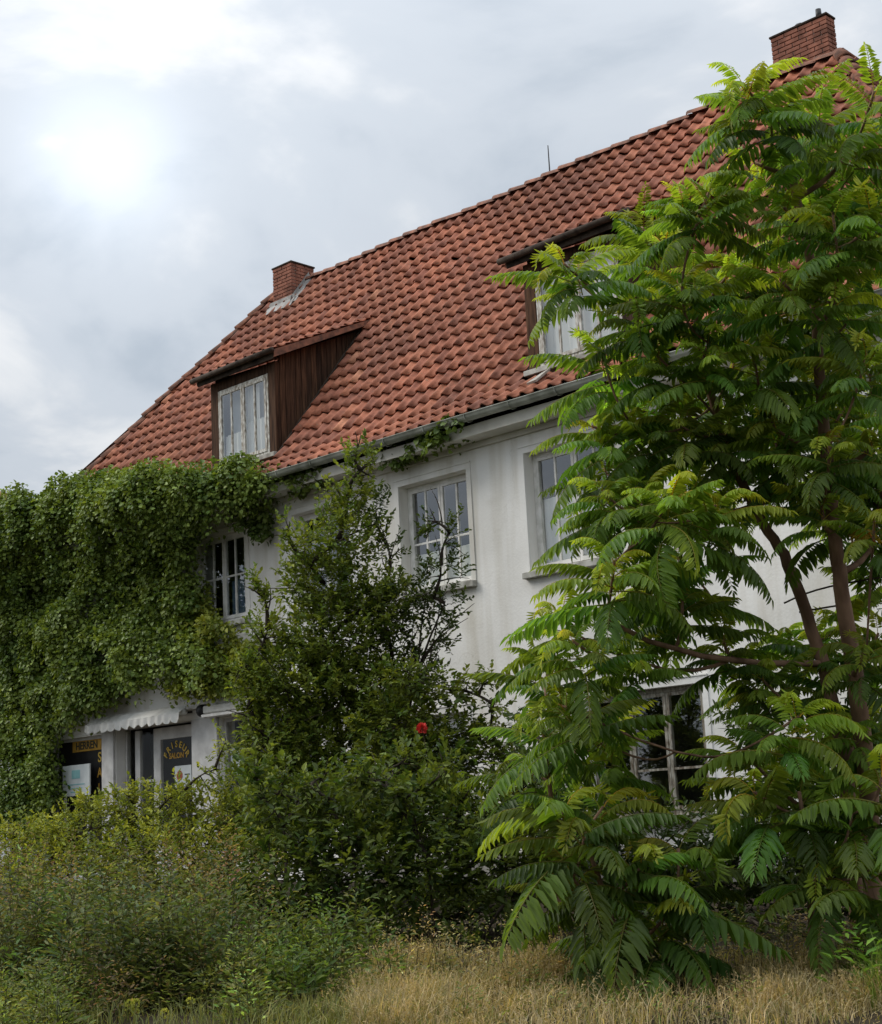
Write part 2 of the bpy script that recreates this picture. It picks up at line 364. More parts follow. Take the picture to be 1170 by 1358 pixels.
# box eave, fascia, gutter, downpipe
m = MB(); m.box((XL + 0.06, d + 0.10, HE - 0.25), (XR - 0.06, YW - 0.002, HE - 0.10)); m.box((XL + 0.40, YW - 0.05, HE - 0.33), (XR - 0.40, YW - 0.003, HE - 0.252))
m.build('eave_box', 'soffit', house)
def gutter(p0, p1, out, name='gutter'):
    p0, p1, out = Vector(p0), Vector(p1), Vector(out); m = MB(); n = 60
    prof_ = [(math.cos(a) * 0.075, -math.sin(a) * 0.075) for a in [math.pi * k / 8 for k in range(9)]]
    prof_ = [(0.088, 0.010)] + prof_ + [(-0.07, -0.0)]
    for i in range(n + 1):
        q = p0.lerp(p1, i / n); dz = -0.025 * math.sin(i / n * 9) * 0.4 + random.uniform(-0.004, 0.004)
        for (u, w) in prof_: m.v.append(tuple(q + out * u + Vector((0, 0, w + dz))))
    k = len(prof_)
    for i in range(n):
        for j in range(k - 1): m.f.append((i * k + j, (i + 1) * k + j, (i + 1) * k + j + 1, i * k + j + 1))
    o = m.build(name, 'zinc', house, smooth=True)
    md = o.modifiers.new('thick', 'SOLIDIFY'); md.thickness = 0.006
    return o
gutter((XL, d - 0.02, HE - 0.01), (XR, d - 0.02, HE - 0.01), (0, -1, 0))
gutter((XR + 0.02, d, HE - 0.01), (XR + 0.02, YB + 0.4, HE - 0.01), (1, 0, 0))
for k in range(26):                               # gutter brackets
    x = XL + 0.4 + k * 0.79
    mm = MB(); mm.tube([(x, d + 0.10, HE - 0.02), (x, d + 0.06, HE - 0.07), (x, d - 0.02, HE - 0.097), (x, d - 0.09, HE - 0.06), (x, d - 0.105, HE + 0.006)], 0.008, 4)
    mm.build('gutter_bracket', 'zinc', house)
MB().tube([(-8.9, YW - 0.07, 6.30), (-8.5, YW - 0.08, 6.25), (-6.3, YW - 0.08, 6.22)], 0.045, 8).build('wall_pipe', 'zinc', house, smooth=True)
# plinth and string course over the shop
MB().box((-25.87, YW - 0.03, ZG), (-24.47, YW - 0.002, 1.25)).build('plinth', 'concrete', house)
MB().box((-17.0, YW - 0.03, ZG), (-6.13, YW - 0.002, 1.25)).build('plinth', 'concrete', house)
MB().box((-24.6, YW - 0.09, 3.66), (-16.9, YW - 0.002, 3.76)).build('shop_cornice', 'white_paint', house, bevel=0.008)

# ---- roof
roof = empty('roof', (-16, d + D, HE), house)
m = MB()                                          # boarded deck under the tiles
def deckpt(x, s, off=-0.05):
    h, r = prof(s); return (x, d + h + 0.02, HE + r + off)
def hipx(s, side):                                # x of the hip line at slope distance s
    k = prof(s)[0] / D
    return (XL + (RL - XL) * k) if side < 0 else (XR + (RR - XR) * k)
for s0, s1 in ((0.05, L1), (L1, SL)):
    m.quad(deckpt(hipx(s0, -1), s0), deckpt(hipx(s0, 1), s0), deckpt(hipx(s1, 1), s1), deckpt(hipx(s1, -1), s1))
    b0 = [Vector(deckpt(hipx(s, sd), s)) for s, sd in ((s0, -1), (s0, 1), (s1, 1), (s1, -1))]
    mir = [Vector((p.x, 2 * (d + D) - p.y, p.z)) for p in b0]; m.quad(*mir[::-1])
    m.quad(b0[1], mir[1], mir[2], b0[2]); m.quad(b0[0], b0[3], mir[3], mir[0])
m.build('roof_deck', 'dark_wood', roof)
# a pantile: S-shaped section, w wide, laid length Lt, raised at its lower end
TW, TE = 0.235, SL / 21.0
def tile_proto(seed):
    rg = random.Random(seed); V = []; Lt = TE * 1.17
    sec = [(-0.03, -0.004), (0.0, 0.012), (0.08, 0.036), (0.18, 0.048), (0.29, 0.040), (0.40, 0.016), (0.52, 0.000), (0.70, -0.007), (0.88, -0.003), (1.04, 0.008)]; n = len(sec) - 1
    for (v, lift) in ((0.0, 0.058), (Lt * 0.5, 0.036), (Lt, 0.012)):
        for (u, w) in sec: V.append((u * TW - TW * 0.5, v + rg.uniform(-0.003, 0.003), w + lift))
    for i in range(n + 1):                         # visible lower edge, a thick rim
        x, v, w = V[i]; V.append((x, 0.006, w - 0.020))
    F = []
    for r_ in range(2):
        for i in range(n): F.append((r_ * (n + 1) + i, r_ * (n + 1) + i + 1, (r_ + 1) * (n + 1) + i + 1, (r_ + 1) * (n + 1) + i))
    for i in range(n): F.append((3 * (n + 1) + i, 3 * (n + 1) + i + 1, i + 1, i))
    return np.array(V), np.array(F)
TV, TF = tile_proto(3)
TMESH = []
for k in range(14):
    tv = 0.30 + 0.50 * ((k * 0.618) % 1)
    if k == 13: tv = 1.0
    V, F = tile_proto(k); TMESH.append(npmesh('tile', V, F, 'tile', tint=np.full(len(V), tv), smooth=False))
def frame(org, ux, vy):                           # 3x3 from eave direction and up-slope direction
    ux = Vector(ux).normalized(); vy = Vector(vy).normalized(); w = ux.cross(vy)
    return Vector(org), ux, vy, w
tiles = []                                        # (org, ux, vy, w, prominence)
DORM = [(-19.78, -18.08), (-12.72, -10.92)]        # x of the dormer bodies
DYF = 15.08; DZE = 7.52 + E_; DSL = 0.44           # dormer face, eave height, roof slope
def dorm_meet():                                  # y where dormer roof meets main roof
    y = 15.5
    while roof_z(y) < DZE + (y - 14.95) * DSL: y += 0.01
    return y
DYM = dorm_meet()
def in_dormer(x, y):
    for a, b_ in DORM:
        if a - 0.02 < x < b_ + 0.02 and DYF - 0.05 < y < DYM - 0.10: return True
    return False
ncol = int((XR - XL) / TW) + 2
for r_ in range(21):
    s = r_ * TE + 0.0
    h, rz = prof(s); h2, rz2 = prof(min(s + TE, SL)); vy = Vector((0, h2 - h, rz2 - rz))
    for c in range(ncol):
        x = XL + c * TW
        if not (hipx(s + TE * 0.6, -1) - 0.02 < x < hipx(s + TE * 0.6, 1) + 0.02): continue
        y = d + h
        if in_dormer(x, d + (h + h2) / 2): continue
        g = sag(x, y)
        org = Vector((x + random.gauss(0, 0.003), y, HE + rz + g * 0.7 + random.gauss(0, 0.003)))
        u = Vector((1, random.gauss(0, 0.012), random.gauss(0, 0.014)))
        if random.random() < 0.02: org = org - vy.normalized() * random.uniform(0.03, 0.09) + Vector((random.uniform(-0.02, 0.02), 0, 0.012)); u = u + Vector((0, 0.05, random.uniform(-0.09, 0.09)))
        tiles.append((org, u, vy + Vector((random.gauss(0, 0.006), 0, random.gauss(0, 0.004))), 'f'))
nrow = 21; EY = 2 * D; ncol2 = int(EY / TW) + 2
rx = XR - RR
for r_ in range(nrow):                             # right hip slope
    s = r_ * TE; h, rz = prof(s); h2, rz2 = prof(min(s + TE, SL)); k, k2 = h / D, h2 / D
    for c in range(ncol2):
        y = d + c * TW; lim = D * (k + k2) / 2
        if not (d + lim - 0.02 < y < d + 2 * D - lim + 0.02): continue
        org = Vector((XR - rx * k, y, HE + rz)); vy = Vector((-(k2 - k) * rx, 0, rz2 - rz))
        tiles.append((org, Vector((0, 1, 0)), vy, 'r'))
for a, b_ in DORM:                                 # dormer roofs
    nr = int(math.hypot(DYM - 14.95, (DYM - 14.95) * DSL) / TE) + 1
    vy = Vector((0, 1, DSL)).normalized()
    for r_ in range(nr):
        for c in range(int((b_ - a + 0.56) / TW)):
            x = a - 0.20 + c * TW + TW * 0.3
            org = Vector((x, 14.90, DZE - 0.02)) + vy * (r_ * TE)
            if roof_z(org.y + 0.1) > org.z + 0.12: continue
            tiles.append((org, Vector((1, random.gauss(0, 0.01), random.gauss(0, 0.012))), vy, 'd'))
def pix(P):
    v = Vector(P) - Vector((0, 0, EYE)); zz = v.dot(CF)
    return PW / 2 + FPX * v.dot(CR) / zz, PH / 2 - FPX * v.dot(CU) / zz, zz
order = []
for i, (org, u, v, k) in enumerate(tiles):
    x, y, zz = pix(org)
    hid = x > 700 and y > 420 - (x - 700) * 1.0 or x > 900 or (x < 380 and y > 618) or k == 'r' or y < 0 or x < 0
    order.append((zz + (100 if hid else 0), i))
order.sort(); single = {i for _, i in order[:300]}
Vs, Fs, Ts = [], [], []; kk = 0
for i, (org, u, v, kd) in enumerate(tiles):
    o_, ux, vy, w = frame(org, u, v); vy = w.cross(ux)
    if i in single:
        k = random.randrange(13) if random.random() > 0.012 else 13
        o = link('tile', TMESH[k], roof, o_)
        o.rotation_mode = 'QUATERNION'; o.rotation_quaternion = Matrix((ux, vy, w)).transposed().to_quaternion()
    else:
        M_ = np.array([ux, vy, w]); V = TV @ M_ + np.array(o_)
        Vs.append(V); Fs.append(TF + kk); kk += len(V)
        Ts.append(np.full(len(V), random.uniform(0.30, 0.80) if random.random() > 0.012 else 1.0))
o = link('tile_field', npmesh('tile_field', np.concatenate(Vs) - np.array(WORLD[roof]), np.concatenate(Fs), 'tile', tint=np.concatenate(Ts)), roof, WORLD[roof]); o['kind'] = 'stuff'
# left and rear slopes in the same tiles, coarse
m = MB()
m.quad((XL, d, HE + 0.02), (RL, d + D, HE + R + 0.02), (RL, d + D, HE + R + 0.02), (XL, d + 2 * D, HE + 0.02))
m.quad((XL, d + 2 * D, HE + 0.02), (RL, d + D, HE + R + 0.02), (RR, d + D, HE + R + 0.02), (XR, d + 2 * D, HE + 0.02))
o = m.build('rear_slope', 'tile', roof)
# half-round ridge and hip tiles
def cap_mesh():
    V = []; F = []; n = 8; Lc = 0.42
    for j, (v, r_) in enumerate(((0, 0.115), (Lc, 0.095))):
        for i in range(n + 1):
            a = math.pi * (0.02 + 0.96 * i / n); V.append((math.cos(a) * r_ * 1.15, v, math.sin(a) * r_ - 0.01))
    for i in range(n + 1):
        a = math.pi * (0.02 + 0.96 * i / n); V.append((math.cos(a) * 0.095 * 1.1, 0.003, math.sin(a) * 0.093 - 0.01))
    for i in range(n): F.append((i, i + 1, n + 1 + i + 1, n + 1 + i)); F.append((2 * n + 2 + i, 2 * n + 3 + i, i + 1, i))
    return np.array(V), np.array(F)
CV, CFc = cap_mesh(); CAP = npmesh('ridge_tile', CV, CFc, 'ridge_clay', smooth=False)
def caps(p0, p1, lift=0.0):
    p0, p1 = Vector(p0), Vector(p1); Ld = (p1 - p0).length; n = int(Ld / 0.37); v = (p1 - p0).normalized()
    for i in range(n):
        q = p0 + v * (Ld * i / n); u = v.cross(Vector((0, 0, 1))).normalized(); w = u.cross(v)
        o = link('ridge_tile', CAP, roof, q + w * (lift + 0.01) + Vector((0, 0, sag(q.x, q.y) + random.uniform(-0.008, 0.012))))
        vv = (v + w * -0.05 + u * random.gauss(0, 0.015)).normalized(); u2 = vv.cross(w).normalized(); w2 = u2.cross(vv)
        o.rotation_mode = 'QUATERNION'; o.rotation_quaternion = Matrix((u2, vv, w2)).transposed().to_quaternion()
caps((RL, d + D, HE + R), (RR, d + D, HE + R), 0.02)
kh = A1[0] / D
for xe, xr in ((XL, RL), (XR, RR)):
    xm = xe + (xr - xe) * kh
    for sgn in ((1,) if xe == XL else (1, -1)):
        ym = lambda y: y if sgn > 0 else 2 * (d + D) - y
        caps((xe, ym(d), HE), (xm, ym(d + A1[0]), HE + A1[1]), 0.03); caps((xm, ym(d + A1[0]), HE + A1[1]), (xr, ym(d + D), HE + R), 0.03)
MB().tube([(-15.14, d + D, HE + R + 0.02), (-15.14, d + D, HE + R + 0.62)], [0.014, 0.009], 6).build('lightning_rod', 'black_metal', roof)

# ---- chimneys laid in bricks
BL_, BH_, BD_ = 0.24, 0.071, 0.115
def brick_mesh(l):
    b = bmesh.new(); bmesh.ops.create_cube(b, size=1)
    for v in b.verts: v.co = Vector((v.co.x * (l - 0.012), v.co.y * BD_, v.co.z * (BH_ - 0.012)))
    bmesh.ops.bevel(b, geom=b.edges[:], offset=0.004, segments=1, affect='EDGES')
    me = bpy.data.meshes.new('brick'); b.to_mesh(me); b.free(); me.materials.append(MATS['brick']); return me
BFULL, BHALF = brick_mesh(BL_), brick_mesh(BL_ / 2)
def chimney(x0, x1, y0, y1, z0, z1, label, pots):
    ch = empty('chimney', ((x0 + x1) / 2, (y0 + y1) / 2, z0), house); ch['label'] = label
    MB().box((x0 + 0.02, y0 + 0.02, z0), (x1 - 0.02, y1 - 0.02, z1)).build('core', 'mortar', ch)
    nz = int((z1 - z0) / BH_)
    for (a, b_, axis, fix) in ((x0, x1, 0, y0 + BD_ / 2), (y0 + BD_, y1, 1, x1 - BD_ / 2)):
        Ln = b_ - a; nb = max(1, round(Ln / BL_)); bl = Ln / nb
        for k in range(nz):
            p = a
            zc_ = z1 - (k + 0.5) * BH_
            seq = [1] * nb if k % 2 == 0 else [0.5] + [1] * (nb - 1) + [0.5]
            for q in seq:
                c = p + q * bl / 2; p += q * bl
                loc = (c, fix + random.uniform(-0.004, 0.004), zc_) if axis == 0 else (fix + random.uniform(-0.004, 0.004), c, zc_)
                if loc[2] < roof_z(min(loc[1], d + D)) - 0.1: continue
                link('brick', BFULL if q == 1 else BHALF, ch, loc, rot=(0, 0, 0 if axis == 0 else math.pi / 2), scale=(bl / BL_, 1, 1))
    MB().box((x0 - 0.015, y0 - 0.015, z1 + 0.001), (x1 + 0.015, y1 + 0.015, z1 + 0.035)).build('cap', 'fascia_wood', ch, bevel=0.006)
    for (px_, py_, r_, h_) in pots:
        MB().tube([(px_, py_, z1 + 0.03), (px_, py_, z1 + 0.03 + h_)], [r_, r_ * 0.85], 10).build('pot', 'black_metal', ch, smooth=True)
    return ch
c1 = chimney(-22.02, -21.44, 18.38, 18.98, HE + 4.3, 10.92 + E_, 'small brick chimney with lead flashing', [])
m = MB()                                          # lead apron, dressed over the tiles
for a, b_, c in (((-22.14, 18.36), (-21.36, 18.36), 0.0),):
    y1_ = 18.36; y0_ = 18.24
    m.add([(-22.16, y0_, roof_z(y0_) + 0.125), (-21.34, y0_, roof_z(y0_) + 0.125), (-21.34, y1_ + 0.005, roof_z(y1_) + 0.16), (-22.16, y1_ + 0.005, roof_z(y1_) + 0.16), (-21.36, y1_ + 0.01, roof_z(y1_) + 0.24), (-22.10, y1_ + 0.01, roof_z(y1_) + 0.24)], [(0, 1, 2, 3), (3, 2, 4, 5)])
    m.add([(-21.425, 18.30, roof_z(18.30) + 0.13), (-21.25, 18.30, roof_z(18.30) + 0.13), (-21.25, 18.83, roof_z(18.83) + 0.13), (-21.425, 18.83, roof_z(18.83) + 0.15), (-21.43, 18.34, roof_z(18.34) + 0.22), (-21.43, 18.83, roof_z(18.83) + 0.22)], [(0, 1, 2, 3), (0, 3, 5, 4)])
o = m.build('flashing', 'lead', c1); o.modifiers.new('thick', 'SOLIDIFY').thickness = 0.01
chimney(-10.76, -9.80, 18.92, 19.16, HE + 4.4, 11.38 + E_, 'wide brick chimney with a dark pot', [(-9.98, 19.04, 0.05, 0.17), (-10.30, 19.04, 0.10, 0.05)])

# ---- windows
def window(x0, x1, z0, z1, y, depth_in=0.14, leaves=2, cols=2, bars=(0.62,), paint='white_paint', label=None, sill=True, surround=True, name='window', fw=0.055, mw=0.028, blind=None, sill_mat='sill_stone'):
    w = empty(name, ((x0 + x1) / 2, y, z0), house)
    if label: w['label'] = label
    yf = y + depth_in
    m = MB(); f = fw
    m.box((x0, yf, z0), (x0 + f, yf + 0.07, z1)); m.box((x1 - f, yf, z0), (x1, yf + 0.07, z1))
    m.box((x0 + f, yf, z1 - f), (x1 - f, yf + 0.07, z1)); m.box((x0 + f, yf, z0), (x1 - f, yf + 0.07, z0 + f))
    m.build('frame', paint, w, bevel=0.004)
    W_ = (x1 - x0 - 2 * f) / leaves
    for k in range(leaves):
        a = x0 + f + k * W_; b_ = a + W_; s = 0.042; ys = yf - 0.012
        ms_ = MB(); a += 0.004; b_ -= 0.004; lo, hi = z0 + f + 0.003, z1 - f - 0.003
        ms_.box((a, ys, lo), (a + s, ys + 0.055, hi)); ms_.box((b_ - s, ys, lo), (b_, ys + 0.055, hi))
        ms_.box((a + s, ys, hi - s), (b_ - s, ys + 0.055, hi)); ms_.box((a + s, ys, lo), (b_ - s, ys + 0.055, lo + s * 1.3))
        xs_ = [a + s + (b_ - a - 2 * s) * (i + 1) / cols for i in range(cols - 1)]
        for x in xs_: ms_.box((x - mw / 2, ys + 0.004, lo + s * 1.3), (x + mw / 2, ys + 0.04, hi - s))
        zs_ = [lo + (hi - lo) * q for q in bars]
        ex = [a + s] + xs_ + [b_ - s]
        for zb in zs_:
            for i in range(len(ex) - 1):
                l_ = ex[i] + (mw / 2 if i else 0); r_ = ex[i + 1] - (mw / 2 if i < len(ex) - 2 else 0)
                ms_.box((l_, ys + 0.006, zb - mw / 2), (r_, ys + 0.038, zb + mw / 2))
        ms_.build('sash', paint, w)
        ez = [lo + s * 1.3] + zs_ + [hi - s]
        for i in range(len(ex) - 1):
            for j in range(len(ez) - 1):
                pm = MB(); yy = ys + 0.018; t1 = random.uniform(-0.004, 0.004); t2 = random.uniform(-0.004, 0.004)
                pm.add([(ex[i], yy + t1, ez[j]), (ex[i + 1], yy + t2, ez[j]), (ex[i + 1], yy - t1, ez[j + 1]), (ex[i], yy - t2, ez[j + 1])], [(0, 1, 2, 3)])
                pm.build('pane', 'glass', w)
    if sill:
        MB().box((x0 - 0.09, y - 0.085, z0 - 0.085), (x1 + 0.09, y + 0.005 if not depth_in else y + depth_in - 0.002, z0 - 0.002)).build('sill', sill_mat, w, bevel=0.006)
    if surround:
        g = 0.085; p = MB(); yo = y - 0.014
        p.box((x0 - g, yo, z0 + 0.004), (x0 - 0.003, y - 0.002, z1 + g)); p.box((x1 + 0.003, yo, z0 + 0.004), (x1 + g, y - 0.002, z1 + g)); p.box((x0 - 0.003, yo, z1 + 0.003), (x1 + 0.003, y - 0.002, z1 + g))
        p.box((x0 - g - 0.006, yo - 0.012, z1 + g + 0.001), (x1 + g + 0.006, y - 0.002, z1 + g + 0.016))
        p.build('surround', 'stucco', w)
    if blind:
        for nm, mat, a, b_, c, e, off in blind:      # fractions of the opening
            xa, xb = x0 + 0.06 + (x1 - x0 - 0.12) * a, x0 + 0.06 + (x1 - x0 - 0.12) * b_; za, zb = z0 + (z1 - z0) * c, z0 + (z1 - z0) * e
            bm_ = MB(); n = 14; yy = yf + 0.075 + off
            for i in range(n + 1):
                x = xa + (xb - xa) * i / n; wv = 0.028 * math.sin(i * 1.9 + c * 9) + 0.012 * math.sin(i * 0.7) if mat == 'curtain' else 0
                bm_.v += [(x, yy + wv, za), (x, yy + wv * 0.6, zb + random.uniform(-0.006, 0.006))]
            for i in range(n): bm_.f.append((2 * i, 2 * i + 2, 2 * i + 3, 2 * i + 1))
            bm_.build(nm, mat, w)
    return w
window(*WIN['ivy_window'], YW, label='white casement window almost swallowed by ivy')
window(*WIN['A'], YW, 0.06, bars=(0.52,), label='tall white window half framed by ivy', blind=[('curtain', 'blue_cloth', 0.52, 0.80, 0.02, 0.48, 0.05)])
window(*WIN['B'], YW, 0.15, bars=(0.40,), label='white window behind the hornbeam')
window(*WIN['C'], YW, 0.17, bars=(0.45,), label='window with a cream panel behind its lower panes', blind=[('panel', 'panel_cream', 0.0, 1.0, 0.0, 0.37, 0.01)])
window(*WIN['D'], YW, 0.17, bars=(), cols=2, label='window with white curtains over its lower half', blind=[('curtain', 'curtain', 0.0, 1.0, 0.02, 0.62, 0.02)])
window(*WIN['F'], YW, 0.12, bars=(0.5,), paint='grey_paint', label='dark ground floor window behind the plum')
window(*WIN['G'], YW, 0.10, bars=(0.35,), cols=1, leaves=3, paint='bare_paint', label='ground floor window with peeling paint beside the sumac')

# ---- dormers
def dormer(x0, x1, label, wl, blind):
    zb = roof_z(DYF) + 0.02; dm = empty('dormer', ((x0 + x1) / 2, DYF, zb), house); dm['label'] = label
    top = DZE - 0.10
    # face timbers round the window
    wx0, wx1, wz0, wz1 = x0 + 0.20, x1 - 0.18, zb + 0.06, DZE - 0.27
    for nm, a, b_ in (('post', (x0, DYF, zb - 0.1), (wx0 - 0.004, DYF + 0.10, top)), ('post', (wx1 + 0.004, DYF, zb - 0.1), (x1, DYF + 0.10, top)), ('lintel', (wx0 - 0.002, DYF + 0.003, wz1 + 0.004), (wx1 + 0.002, DYF + 0.10, top)), ('sill_board', (x0 - 0.03, DYF - 0.09, zb - 0.03), (x1 + 0.03, DYF - 0.003, zb + 0.045))):
        MB().box(a, b_).build(nm, 'dark_wood' if nm != 'sill_board' else 'sill_stone', dm, bevel=0.006)
    # lead apron below
    m = MB(); ya = DYF - 0.34
    m.add([(x0 - 0.05, ya, roof_z(ya) + 0.085), (x1 + 0.08, ya, roof_z(ya) + 0.085), (x1 + 0.08, DYF - 0.06, roof_z(DYF - 0.06) + 0.07), (x0 - 0.05, DYF - 0.06, roof_z(DYF - 0.06) + 0.07)], [(0, 1, 2, 3)])
    # cheeks: one board after another
    n = int((DYM - DYF - 0.12) / 0.115)
    for side, xs_ in ((1, x1), (-1, x0)):
        for k in range(n):
            ya, yb = DYF + 0.104 + k * 0.115, DYF + 0.104 + k * 0.115 + 0.105
            yt = (ya + yb) / 2; za0, zb0 = roof_z(ya) - 0.05, roof_z(yb) - 0.05
            zt0, zt1 = DZE + (ya - 14.95) * DSL - 0.10, DZE + (yb - 14.95) * DSL - 0.10
            if zt0 < za0 + 0.02: continue
            zb0 = min(zb0, zt1 - 0.01)
            xa, xb = (xs_ - 0.03, xs_ + random.uniform(-0.006, 0.010)) if side > 0 else (xs_ + random.uniform(-0.004, 0.003), xs_ + 0.03)
            MB().add([(xa, ya, za0), (xb, ya, za0), (xb, yb, zb0), (xa, yb, zb0), (xa, ya, zt0), (xb, ya, zt0), (xb, yb, zt1), (xa, yb, zt1)],
                     [(0, 1, 2, 3), (4, 5, 6, 7), (0, 1, 5, 4), (1, 2, 6, 5), (2, 3, 7, 6), (3, 0, 4, 7)]).build('board', 'dark_wood', dm)
        # cover batten along the tiles
        xo = xs_ + side * 0.05
        MB().tube([(xo, DYF - 0.02, roof_z(DYF - 0.02) + 0.06), (xo, DYM - 0.1, roof_z(DYM - 0.1) + 0.07)], 0.018, 5).build('flashing', 'fascia_wood', dm)
        xo = xs_ + side * 0.17                        # verge board under the dormer tiles
        y0_, y1_ = 14.93, DYM + 0.05
        MB().add([(xo - 0.012, y0_, DZE - 0.11), (xo + 0.012, y0_, DZE - 0.11), (xo + 0.012, y1_, DZE + (y1_ - y0_) * DSL - 0.06), (xo - 0.012, y1_, DZE + (y1_ - y0_) * DSL - 0.06),
                  (xo - 0.012, y0_, DZE + 0.02), (xo + 0.012, y0_, DZE + 0.02), (xo + 0.012, y1_, DZE + (y1_ - y0_) * DSL + 0.02), (xo - 0.012, y1_, DZE + (y1_ - y0_) * DSL + 0.02)],
                 [(0, 1, 2, 3), (4, 5, 6, 7), (0, 1, 5, 4), (1, 2, 6, 5), (2, 3, 7, 6), (3, 0, 4, 7)]).build('verge_board', 'ridge_clay', dm)
    # roof boarding and eave board
    y0_, y1_ = 14.93, DYM + 0.15; m = MB()
    za, zb_ = DZE - 0.05, DZE - 0.05 + (y1_ - y0_) * DSL
    m.add([(x0 - 0.155, y0_, za), (x1 + 0.155, y0_, za), (x1 + 0.155, y1_, zb_), (x0 - 0.155, y1_, zb_), (x0 - 0.155, y0_, za + 0.04), (x1 + 0.155, y0_, za + 0.04), (x1 + 0.155, y1_, zb_ + 0.04), (x0 - 0.155, y1_, zb_ + 0.04)],
          [(0, 1, 2, 3), (4, 5, 6, 7), (0, 1, 5, 4), (1, 2, 6, 5), (2, 3, 7, 6), (3, 0, 4, 7)])
    m.build('roof_boarding', 'fascia_wood', dm)
    MB().tube([(x0 - 0.24, 14.86, DZE - 0.03), (x1 + 0.22, 14.86, DZE - 0.01)], 0.045, 8).build('gutter', 'fascia_wood', dm, smooth=True)
    MB().box((x0 - 0.155, 14.925, DZE - 0.13), (x1 + 0.155, 14.945, DZE - 0.052)).build('fascia', 'fascia_wood', dm)
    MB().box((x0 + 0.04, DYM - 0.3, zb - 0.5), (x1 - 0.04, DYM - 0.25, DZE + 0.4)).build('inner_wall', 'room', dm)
    window(wx0, wx1, wz0, wz1, DYF, 0.0, cols=2, bars=(), paint='weathered_paint', label=wl, sill=False, surround=False, fw=0.05, blind=blind, name='dormer_window')
dormer(*DORM[0], 'shed dormer with dark boarded cheeks by the small chimney', 'peeling dormer window with white cloth behind the glass',
       [('curtain', 'curtain', 0.0, 0.48, 0.03, 0.42, 0.02), ('curtain', 'curtain', 0.50, 1.0, 0.03, 0.50, 0.02), ('curtain', 'curtain', 0.50, 0.75, 0.50, 0.97, 0.05), ('net', 'net', 0.0, 1.0, 0.02, 0.97, 0.12)])
dormer(*DORM[1], 'shed dormer behind the sumac tree', 'white dormer window with pale curtains, partly behind sumac leaves',
       [('curtain', 'curtain', 0.0, 1.0, 0.03, 0.96, 0.02)])
m = MB(); m.add([(-12.3, DYF - 0.22, roof_z(DYF - 0.22) + 0.09), (-12.18, DYF - 0.20, roof_z(DYF - 0.2) + 0.11), (-12.22, DYF - 0.45, roof_z(DYF - 0.45) + 0.10), (-12.36, DYF - 0.48, roof_z(DYF - 0.48) + 0.10)], [(0, 1, 2, 3)])
o = m.build('mortar_patch', 'mortar', roof); o.modifiers.new('t', 'SOLIDIFY').thickness = 0.03

# ---- the shop front
def text(body, size, loc, mat, parent, name='lettering', bend=0):
    cu = bpy.data.curves.new('t', 'FONT'); cu.body = body; cu.size = size; cu.extrude = 0.003; cu.align_x = 'CENTER'; cu.align_y = 'CENTER'; cu.offset = size * 0.018
    ob = bpy.data.objects.new('t', cu); COL.objects.link(ob)
    dg = bpy.context.evaluated_depsgraph_get(); me = bpy.data.meshes.new_from_object(ob.evaluated_get(dg)); bpy.data.objects.remove(ob)
    me.name = name; me.materials.clear(); me.materials.append(MATS[mat])
    return link(name, me, parent, loc, rot=(math.pi / 2, bend, 0))
def arc_text(body, size, cx, z, rad, spread, y, mat, parent):
    n = len(body)
    for i, ch in enumerate(body):
        a = (i - (n - 1) / 2) / max(1, n - 1) * spread
        text(ch, size, (cx + rad * math.sin(a), y, z + rad * math.cos(a) - rad), mat, parent, 'letter', a)
sw = empty('shop_window', (-23.6, YW, 1.45), house); sw['label'] = 'dark shop window lettered HERREN'
a, b_, c, e = SHOP[0]; yy = YW + 0.10
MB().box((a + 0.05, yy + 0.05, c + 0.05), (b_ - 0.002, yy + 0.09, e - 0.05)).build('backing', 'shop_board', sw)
fm = MB(); fm.box((a, yy, c), (a + 0.05, yy + 0.10, e)); fm.box((a + 0.05, yy, e - 0.05), (b_, yy + 0.04, e)); fm.box((a + 0.05, yy, c), (b_, yy + 0.04, c + 0.05)); fm.build('frame', 'grey_paint', sw)
MB().box((-23.92, yy + 0.030, 3.22), (-23.00, yy + 0.045, 3.41)).build('name_strip', 'amber_print', sw)
text('HERREN', 0.19, (-23.46, yy + 0.026, 3.315), 'dark_print', sw)
for i, ch in enumerate('SAL'): text(ch, 0.24, (-23.05, yy + 0.03, 3.08 - i * 0.27), 'yellow_print' if i == 0 else 'amber_print', sw, 'letter')
bd = empty('notice_board', (-23.4, YW - 0.06, 2.36), None); tag(bd, 'pale blue notice board with a teal logo leaning in the shop window', 'notice board')
MB().box((-23.95, YW - 0.06, 2.44), (-23.08, YW - 0.03, 2.98)).build('panel', 'paper', bd, bevel=0.004)
MB().box((-23.64, YW - 0.066, 2.74), (-23.38, YW - 0.061, 2.89)).build('logo', 'teal_print', bd)
for k in range(3): MB().box((-23.78 + 0.05 * k, YW - 0.065, 2.63 - k * 0.065), (-23.24 - 0.07 * k, YW - 0.061, 2.648 - k * 0.065)).build('text_line', 'teal_print', bd)
for xx in (-23.88, -23.14): MB().box((xx - 0.02, YW - 0.062, 1.0), (xx + 0.02, YW - 0.025, 2.42)).build('leg', 'grey_paint', bd)
# pilasters
for x0, x1 in ((-22.72, -22.36), (-20.12, -19.44)):
    MB().box((x0, YW - 0.05, ZG), (x1, YW - 0.003, 3.50)).build('pilaster', 'grey_paint', house, bevel=0.008)
